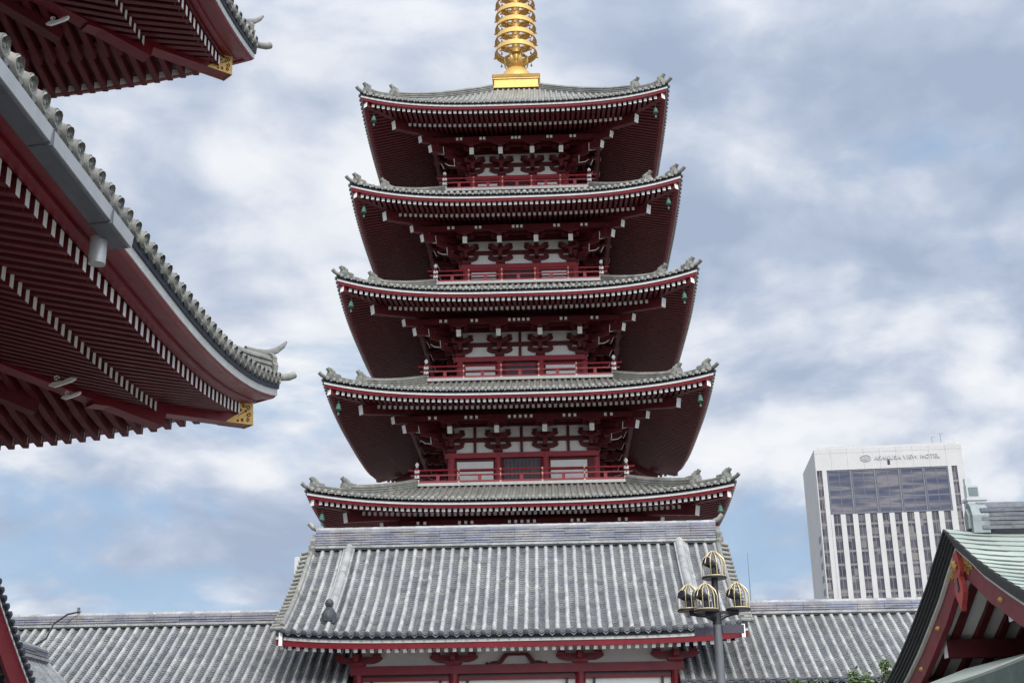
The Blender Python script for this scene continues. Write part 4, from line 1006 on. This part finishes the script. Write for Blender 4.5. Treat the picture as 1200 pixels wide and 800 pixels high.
# ridge of the pavilion
v = MB(); rx = 7.86
for k in range(5): v.box((rx, AY-.22+.012*(k % 2), AZ-.06+.08*k), (XE, AY+.22-.012*(k % 2), AZ+.008+.08*k))
v.tube([(rx, AY, AZ+.36), (XE, AY, AZ+.36)], .12, 12)
rg = v.build('ridge', tilemat('dark_ridge_tile', [(.08, .09, .11), (.13, .14, .16), (.10, .11, .15), (.17, .17, .18)], .3, (1.6, 1.6, 9)), rf)
v = MB(); v.prism([(-.20, -.10), (-.22, .22), (-.17, .36), (-.08, .46), (0, .49), (.08, .46), (.17, .36), (.22, .22), (.20, -.10)], (rx-.16, AY, AZ-.02), (0, 1, 0), (0, 0, 1), (.3, 0, 0))
v.prism([(-.10, .0), (-.12, .24), (0, .38), (.12, .24), (.10, .0)], (rx-.21, AY, AZ-.02), (0, 1, 0), (0, 0, 1), (.05, 0, 0))
v.build('ridge_end_tile', mat('pale_copper', (.22, .25, .25), .6, .25, 5, .1), rg)
# skirt roof below the gable
v = MB(); sx = 6.25; YH = 7.9
def skz(y): 
    u = (y-AY)/YH; return 3.18+.16*abs(u)**3+.10*math.exp(-((y-23.6)/1.6)**2)
ny = 30; rows = []
for k in range(ny+1):
    y = AY-YH+2*YH*k/ny; yy = AY+(y-AY)*.78; e = Vector((sx, y, skz(y)))
    rows.append((e+Vector((0, 0, .10)), e+Vector((.9, (yy-y)*.45, .42)), Vector((AX+2.8, yy, 4.35)), e+Vector((-.005, 0, -.22)), e+Vector((.06, 0, -.22)), e+Vector((.06, 0, -.27)), e+Vector((.10, 0, -.27)), e+Vector((.14, 0, -.50)), e+Vector((1.8, 0, -.1)), e+Vector((.0, 0, .06))))
for a, b in zip(rows[:-1], rows[1:]):
    v.quad(a[0], b[0], b[1], a[1], 0); v.quad(a[1], b[1], b[2], a[2], 0); v.quad(a[0], b[0], b[9], a[9], 0)
    v.quad(a[9], b[9], b[3], a[3], 1); v.quad(a[3], b[3], b[4], a[4], 1); v.quad(a[4], b[4], b[5], a[5], 2); v.quad(a[5], b[5], b[6], a[6], 2); v.quad(a[6], b[6], b[7], a[7], 3); v.quad(a[7], b[7], b[8], a[8], 3)
v.build('skirt_roof', [COPPER, GCOP, WHITE, RED], pav)
for x in (8.6, 13.5, 18.5, 23):
    for y in (AY-5.2, AY+5.2):
        v = MB(); v.tube([(x, y, 0), (x, y, 3.3)], .22, 14); v.build('column', RED, pav, True)
v = MB()
for y in (AY-5.2, AY+5.2): v.box((8.4, y-.15, 3.0), (23.4, y+.15, 3.35))
v.box((8.45, AY-5.2, 3.0), (8.75, AY+5.2, 3.35)); v.build('tie_beams', RED, pav)

# ------------------------------------------------------------------ LAMP POST
lx, ly = 2.22, 18.0
lamp = empty('lamp_post', (lx, ly, 0), 'dark lamp post with four gold wire cages holding black floodlights, before the gate roof', 'lamp post')
m = MB(); m.tube([(lx, ly, 0), (lx, ly, 3.9)], [.085, .055], 16); m.tube([(lx, ly, 3.9), (lx, ly, 4.5)], .045, 12, 1); m.lathe((lx, ly, 0), [(.2, 0), (.2, .05), (.13, .12), (.11, .5), (.09, .55)], 16, 1)
m.build('pole', [POLE, BLACK], lamp, True)
cages = [(0, 0, 4.47, 1.0), (-.37, -.06, 4.03, .95), (-.17, -.32, 3.985, 1.0), (.30, .05, 4.045, 1.0)]
m = MB()
for (dx, dy, z, s_) in cages[1:]:
    e = Vector((lx+dx, ly+dy, z-.03)); r = Vector((dx, dy, 0)); c = Vector((lx, ly, 3.82))
    pts = [c, c+r*.12+Vector((0, 0, .08)), c+r*.38+Vector((0, 0, .13)), e-Vector((0, 0, .03))-r*.25, e-Vector((0, 0, .02))]
    m.tube(pts, .024, 8); m.beam(Vector((lx, ly, z-.05)), e, .05, .04)
m.tube([(lx, ly, 3.84), (lx, ly, 4.0)], [.062, .06], 12); m.build('arms', BLACK, lamp, True)
m = MB(); m.box((lx-.31, ly-.04, 3.70), (lx-.06, ly+.04, 3.80)); m.box((lx+.06, ly-.04, 3.72), (lx+.35, ly+.04, 3.83)); m.build('speaker_box', mat('purple_grey_box', (.045, .035, .055), .5, .1), lamp)
for (dx, dy, z, s_) in cages:
    c = Vector((lx+dx, ly+dy, z)); r = .158*s_; m = MB()
    m.lathe(c-Vector((0, 0, .02)), [(r*1.06, 0), (r*1.08, .02), (r*1.02, .03)], 22)
    tr = m.build('lamp_tray', BLACK, lamp, True)
    m = MB(); n = 12
    for k in range(n):
        a = 2*PI*k/n+.15; d = Vector((math.cos(a), math.sin(a), 0))
        m.tube([c+d*r, c+d*r*1.0+Vector((0, 0, .19*s_)), c+d*r*.84+Vector((0, 0, .26*s_)), c+d*r*.42+Vector((0, 0, .33*s_)), c+d*.01+Vector((0, 0, .365*s_))], .0072, 6)
    m.tube([c+Vector((r*math.cos(a), r*math.sin(a), .012)) for a in [2*PI*k/20 for k in range(21)]], .009, 6)
    m.build('wire_cage', WIRE, tr, True)
    m = MB(); h = c+Vector((-.02, -.02, .17*s_)); d = Vector((-.72, -.62, .30)).normalized()
    m.tube([h+d*.13, h+d*.12, h+d*.02, h-d*.06, h-d*.09], [.062*s_, .066*s_, .058*s_, .05*s_, .02], 14)
    m.tube([c, h-Vector((0, 0, .02))], [.045, .04], 10); m.beam(c+Vector((.03, .03, .02)), c+Vector((.03, .03, .12)), .09, .08); m.build('floodlight', BLACK, tr, True)

# ------------------------------------------------------------------ HOTEL TOWER
HY = 302.0; th = R(-4)
HM = Matrix.Translation((62.6, HY, 0)) @ Matrix.Rotation(th, 4, 'Z')
hot = bpy.data.objects.new('hotel_tower', None); S.collection.objects.link(hot); hot.matrix_world = HM
tag(hot, 'tall pale concrete hotel tower with dark vertical window strips behind the right corridor', 'building')
WH, DH, TH = 33.8, 24.0, 79.3
def lb_(m, lo, hi, mi=0): m.box(lo, hi, mi)
def hbuild(m, name, mats, par=hot, **k):
    o = m.build(name, mats, None, **k); o.parent = par; return o
m = MB()
g0, g1, gb, gt = .073*WH, .893*WH, TH-15.6, TH-5.4      # big glazing
lb_(m, (0, .35, 0), (WH, DH, TH-.02))                      # core
wall_ = hbuild(m, 'wall', CONC)
m = MB()
def panel(x0, x1, z0, z1, y0=0, y1=.36): lb_(m, (x0, y0, z0), (x1, y1, z1))
s0, s1, s2, s3 = .006*WH, .042*WH, .918*WH, .955*WH
pit = (g1-g0)/10
panel(s3, WH, 0, TH); panel(0, s0, 0, TH); panel(s0+.001, s3-.001, gt+.3, TH-.005)
panel(.03*WH, .968*WH, TH, TH+.55, .3, .9)
hbuild(m, 'facade_frame', CONC)
def one(name, mats, lo, hi, par=hot):
    q = MB(); lb_(q, lo, hi); return hbuild(q, name, mats, par)
one('pier', CONC, (s1, 0, 0), (g0, .36, gt+.3)); one('pier', CONC, (g1, 0, 0), (s2, .36, gt+.3))
for k in range(11):
    x = g0+k*pit; one('pier', CONC, (x-.21*pit if k else x+.003, -.12, 0), (x+.21*pit if k < 10 else x-.003, .33, gb-.051))
JNT = mat('panel_joint', (.26, .25, .24), .8, .1)
for k in range(1, 9): one('panel_joint', JNT, (WH*k/9-.03, -.012, gt+.4), (WH*k/9+.03, .01, TH-.1))
for z_ in (TH-1.1,): one('panel_joint', JNT, (.1, -.012, z_), (WH-.1, .01, z_+.06))
SPM = mat('spandrel_panel', (.16, .15, .15), .6, .15, .5)
def strip_win(xa, xb, top, z0=0):
    w_ = one('window_strip', HGLASS, (xa, .22, 0), (xb, .34, top)); q = MB(); f = 0
    lb_(q, ((xa+xb)/2-.06, .15, 0), ((xa+xb)/2+.06, .219, top-.02))
    z = gb-2.6
    while z > 30: lb_(q, (xa+.01, .16, z), (xb-.01, .218, z+.55)); z -= 3.1
    z = gb+.5
    while z < top-1: lb_(q, (xa+.01, .16, z), (xb-.01, .218, z+.55)); z += 3.1
    hbuild(q, 'window_grid', SPM, w_)
for k in range(10):
    x = g0+k*pit; strip_win(x+.21*pit, x+.79*pit, gb-.06)
strip_win(s0, s1, gt+.28); strip_win(s2, s3, gt+.28)
bw = (g1-g0)/5; WFR = mat('window_frame_dark', (.09, .10, .13), .4, .1)
for k in range(5):
    xa, xb = g0+k*bw, g0+(k+1)*bw
    gl = one('restaurant_window', BGLASS, (xa+.35, .10, gb+.30), (xb-.35, .34, gt-.1)); q = MB()
    lb_(q, (xa+.12, -.02, gb+.02), (xa+.35, .34, gt)); lb_(q, (xb-.35, -.02, gb+.02), (xb-.12, .34, gt)); lb_(q, (xa+.12, -.05, gb), (xb-.12, .33, gb+.30)); lb_(q, (xa+.12, -.05, gt-.1), (xb-.12, .33, gt+.10))
    lb_(q, (xa+.34, .06, gb+(gt-gb)*.36), (xb-.34, .12, gb+(gt-gb)*.39)); lb_(q, ((xa+xb)/2-.07, .05, gb+.3), ((xa+xb)/2+.07, .11, gt-.1))
    hbuild(q, 'window_frame', WFR, gl)
for f in range(18):
    z = TH-21.5-f*3.05; one('side_window', DARKW, (-.03, 2.2, z), (.02, 5.6, z+1.5), wall_)
m = MB(); lb_(m, (16.6, -.04, TH-4.3), (17.2, .0, TH-3.1)); hbuild(m, 'facade_vent', DARKW, wall_)
MSTM = mat('mast_grey', (.35, .36, .37), .5, .1)
for x, h in ((27.6, 2.2), (29.6, 3.0)):
    m = MB(); m.tube([(x, 1, TH), (x, 1, TH+h), (x+.7, 1, TH+h)], .14, 6); hbuild(m, 'rooftop_mast', MSTM, wall_)
# lettering and emblem
cu = bpy.data.curves.new('sign_lettering', 'FONT'); cu.body = 'ASAKUSA VIEW HOTEL'; cu.size = 1.75; cu.extrude = .09; cu.space_character = 1.08; cu.offset = .015
to = bpy.data.objects.new('t', cu); S.collection.objects.link(to); dg_ = bpy.context.evaluated_depsgraph_get(); dg_.update()
me = bpy.data.meshes.new_from_object(to.evaluated_get(dg_)); bpy.data.objects.remove(to)
xs_ = [v.co.x for v in me.vertices]; wd_ = max(xs_)-min(xs_); sc_ = 15.0/wd_
for v in me.vertices: v.co = Vector((v.co.x*sc_, -v.co.z, v.co.y*sc_*1.0))
me.materials.clear(); LET = mat('sign_grey', (.40, .40, .41), .5, .1); me.materials.append(LET)
so_ = bpy.data.objects.new('sign_lettering', me); S.collection.objects.link(so_); so_.parent = wall_; so_.location = (13.7, -.12, TH-3.0)
m = MB()
def ell(cx, cz, rx_, rz_, r, a0=0, a1=2*PI): m.tube([(cx+rx_*math.cos(a0+(a1-a0)*k/20), -.1, cz+rz_*math.sin(a0+(a1-a0)*k/20)) for k in range(21)], r, 6)
ell(11.7, TH-2.5, 1.15, .72, .13); ell(11.7, TH-2.5, .62, .36, .11); ell(11.7, TH-2.1, .9, .5, .09, PI*1.1, PI*1.9); ell(11.7, TH-2.9, .9, .5, .09, PI*.1, PI*.9)
hbuild(m, 'sign_emblem', LET, wall_, smooth=True)

# far neighbours
m = MB(); m.box((64.2, 200, 0), (67.0, 202, 44.9)); m.box((64.3, 200.3, 44.9), (66.2, 201.6, 47.0)); m.box((64.3, 200.5, 47.0), (65.2, 201.4, 48.1)); m.box((64.0, 199.8, 44.5), (67.2, 202.2, 44.9))
fb = m.build('rooftop_block', mat('pale_block', (.40, .42, .42), .7, .06, .4), None); tag(fb, 'narrow pale building with green glass top right beside the hotel tower', 'building')
m = MB(); m.box((64.6, 200.2, 45.3), (66.0, 200.29, 46.6)); m.build('window', mat('green_glass', (.12, .15, .145), .15, .2, .5), fb)
m = MB(); m.box((-27.6, 140, 0), (-20.5, 148, 27.05)); fb2 = m.build('distant_office_block', CONC, None); tag(fb2, 'pale grey block just peeping past the left edge of the gate roof', 'building')
m = MB()
for f in range(7):
    for x in (-27.2, -26.0, -24.8, -23.6, -22.4): m.box((x, 139.95, 3+f*3.3), (x+.7, 139.999, 4.6+f*3.3))
m.build('windows', DARKW, fb2)
m = MB(); m.tube([(22.45, 150, 0), (22.45, 150, 21), (22.45, 150, 28.3)], [.10, .06, .02], 6); tag(m.build('lightning_rod', POLE, None, True), 'thin pale lightning rod rising against the sky beside the gate roof', 'lightning rod')

# ------------------------------------------------------------------ tree tops in front of the right corridor
LEAF = mat('leaf_green', (.075, .12, .035), .55, .35, 3); BARK = mat('bark', (.09, .07, .05), .9, .25, 6, .3)
def tree(x, y, top, rad, n, label, seed, tips):
    rnd = random.Random(seed); t = empty('small_tree', (x, y, 0), label, 'tree', 'young trees before the right corridor'); m = MB()
    zc = top-rad*.9; m.tube([(x, y, 0), (x+.05, y, zc*.5), (x-.03, y, zc)], [.10, .08, .05], 8)
    ends = []
    for k in range(14):
        a = rnd.uniform(0, 2*PI); e = Vector((x+rad*.8*math.cos(a)*rnd.random(), y+rad*.8*math.sin(a)*rnd.random(), zc+rnd.uniform(-.3, .8)*rad)); s_ = Vector((x, y, zc-rad*rnd.uniform(.3, .9))); m.tube([s_, (s_+e)/2+Vector((0, 0, .1)), e], [.035, .025, .01], 5); ends.append(e)
    for dx, tz in tips:
        e = Vector((x+dx, y+rnd.uniform(-.2, .2), tz)); m.tube([Vector((x+dx*.6, y, zc)), e], [.02, .006], 5); ends += [e, e-Vector((0, 0, .12)), e-Vector((0, 0, .25))]
    m.build('trunk', BARK, t, True); l = MB()
    for k in range(n):
        e = rnd.choice(ends); sp = .28 if e.z < top-.35 else .09
        c = e+Vector((rnd.gauss(0, sp), rnd.gauss(0, sp), rnd.gauss(0, sp*.8))); u = Vector((rnd.gauss(0, 1), rnd.gauss(0, 1), rnd.gauss(0, .6))).normalized(); v_ = u.cross(Vector((rnd.gauss(0, 1), rnd.gauss(0, 1), rnd.gauss(0, 1)))).normalized(); s_ = rnd.uniform(.035, .07)
        l.quad(c-u*s_, c+v_*s_*.45, c+u*s_, c-v_*s_*.45)
    l.build('crown', LEAF, t)
tree(6.05, 32.2, 4.02, .8, 1100, 'left of two small leafy trees whose tips poke up before the right corridor', 1, ((-.25, 4.2), (.1, 4.12)))
tree(7.3, 32.0, 4.15, .9, 1300, 'right of two small leafy trees whose tips poke up before the right corridor', 2, ((-.2, 4.38), (.05, 4.3), (.55, 4.6)))
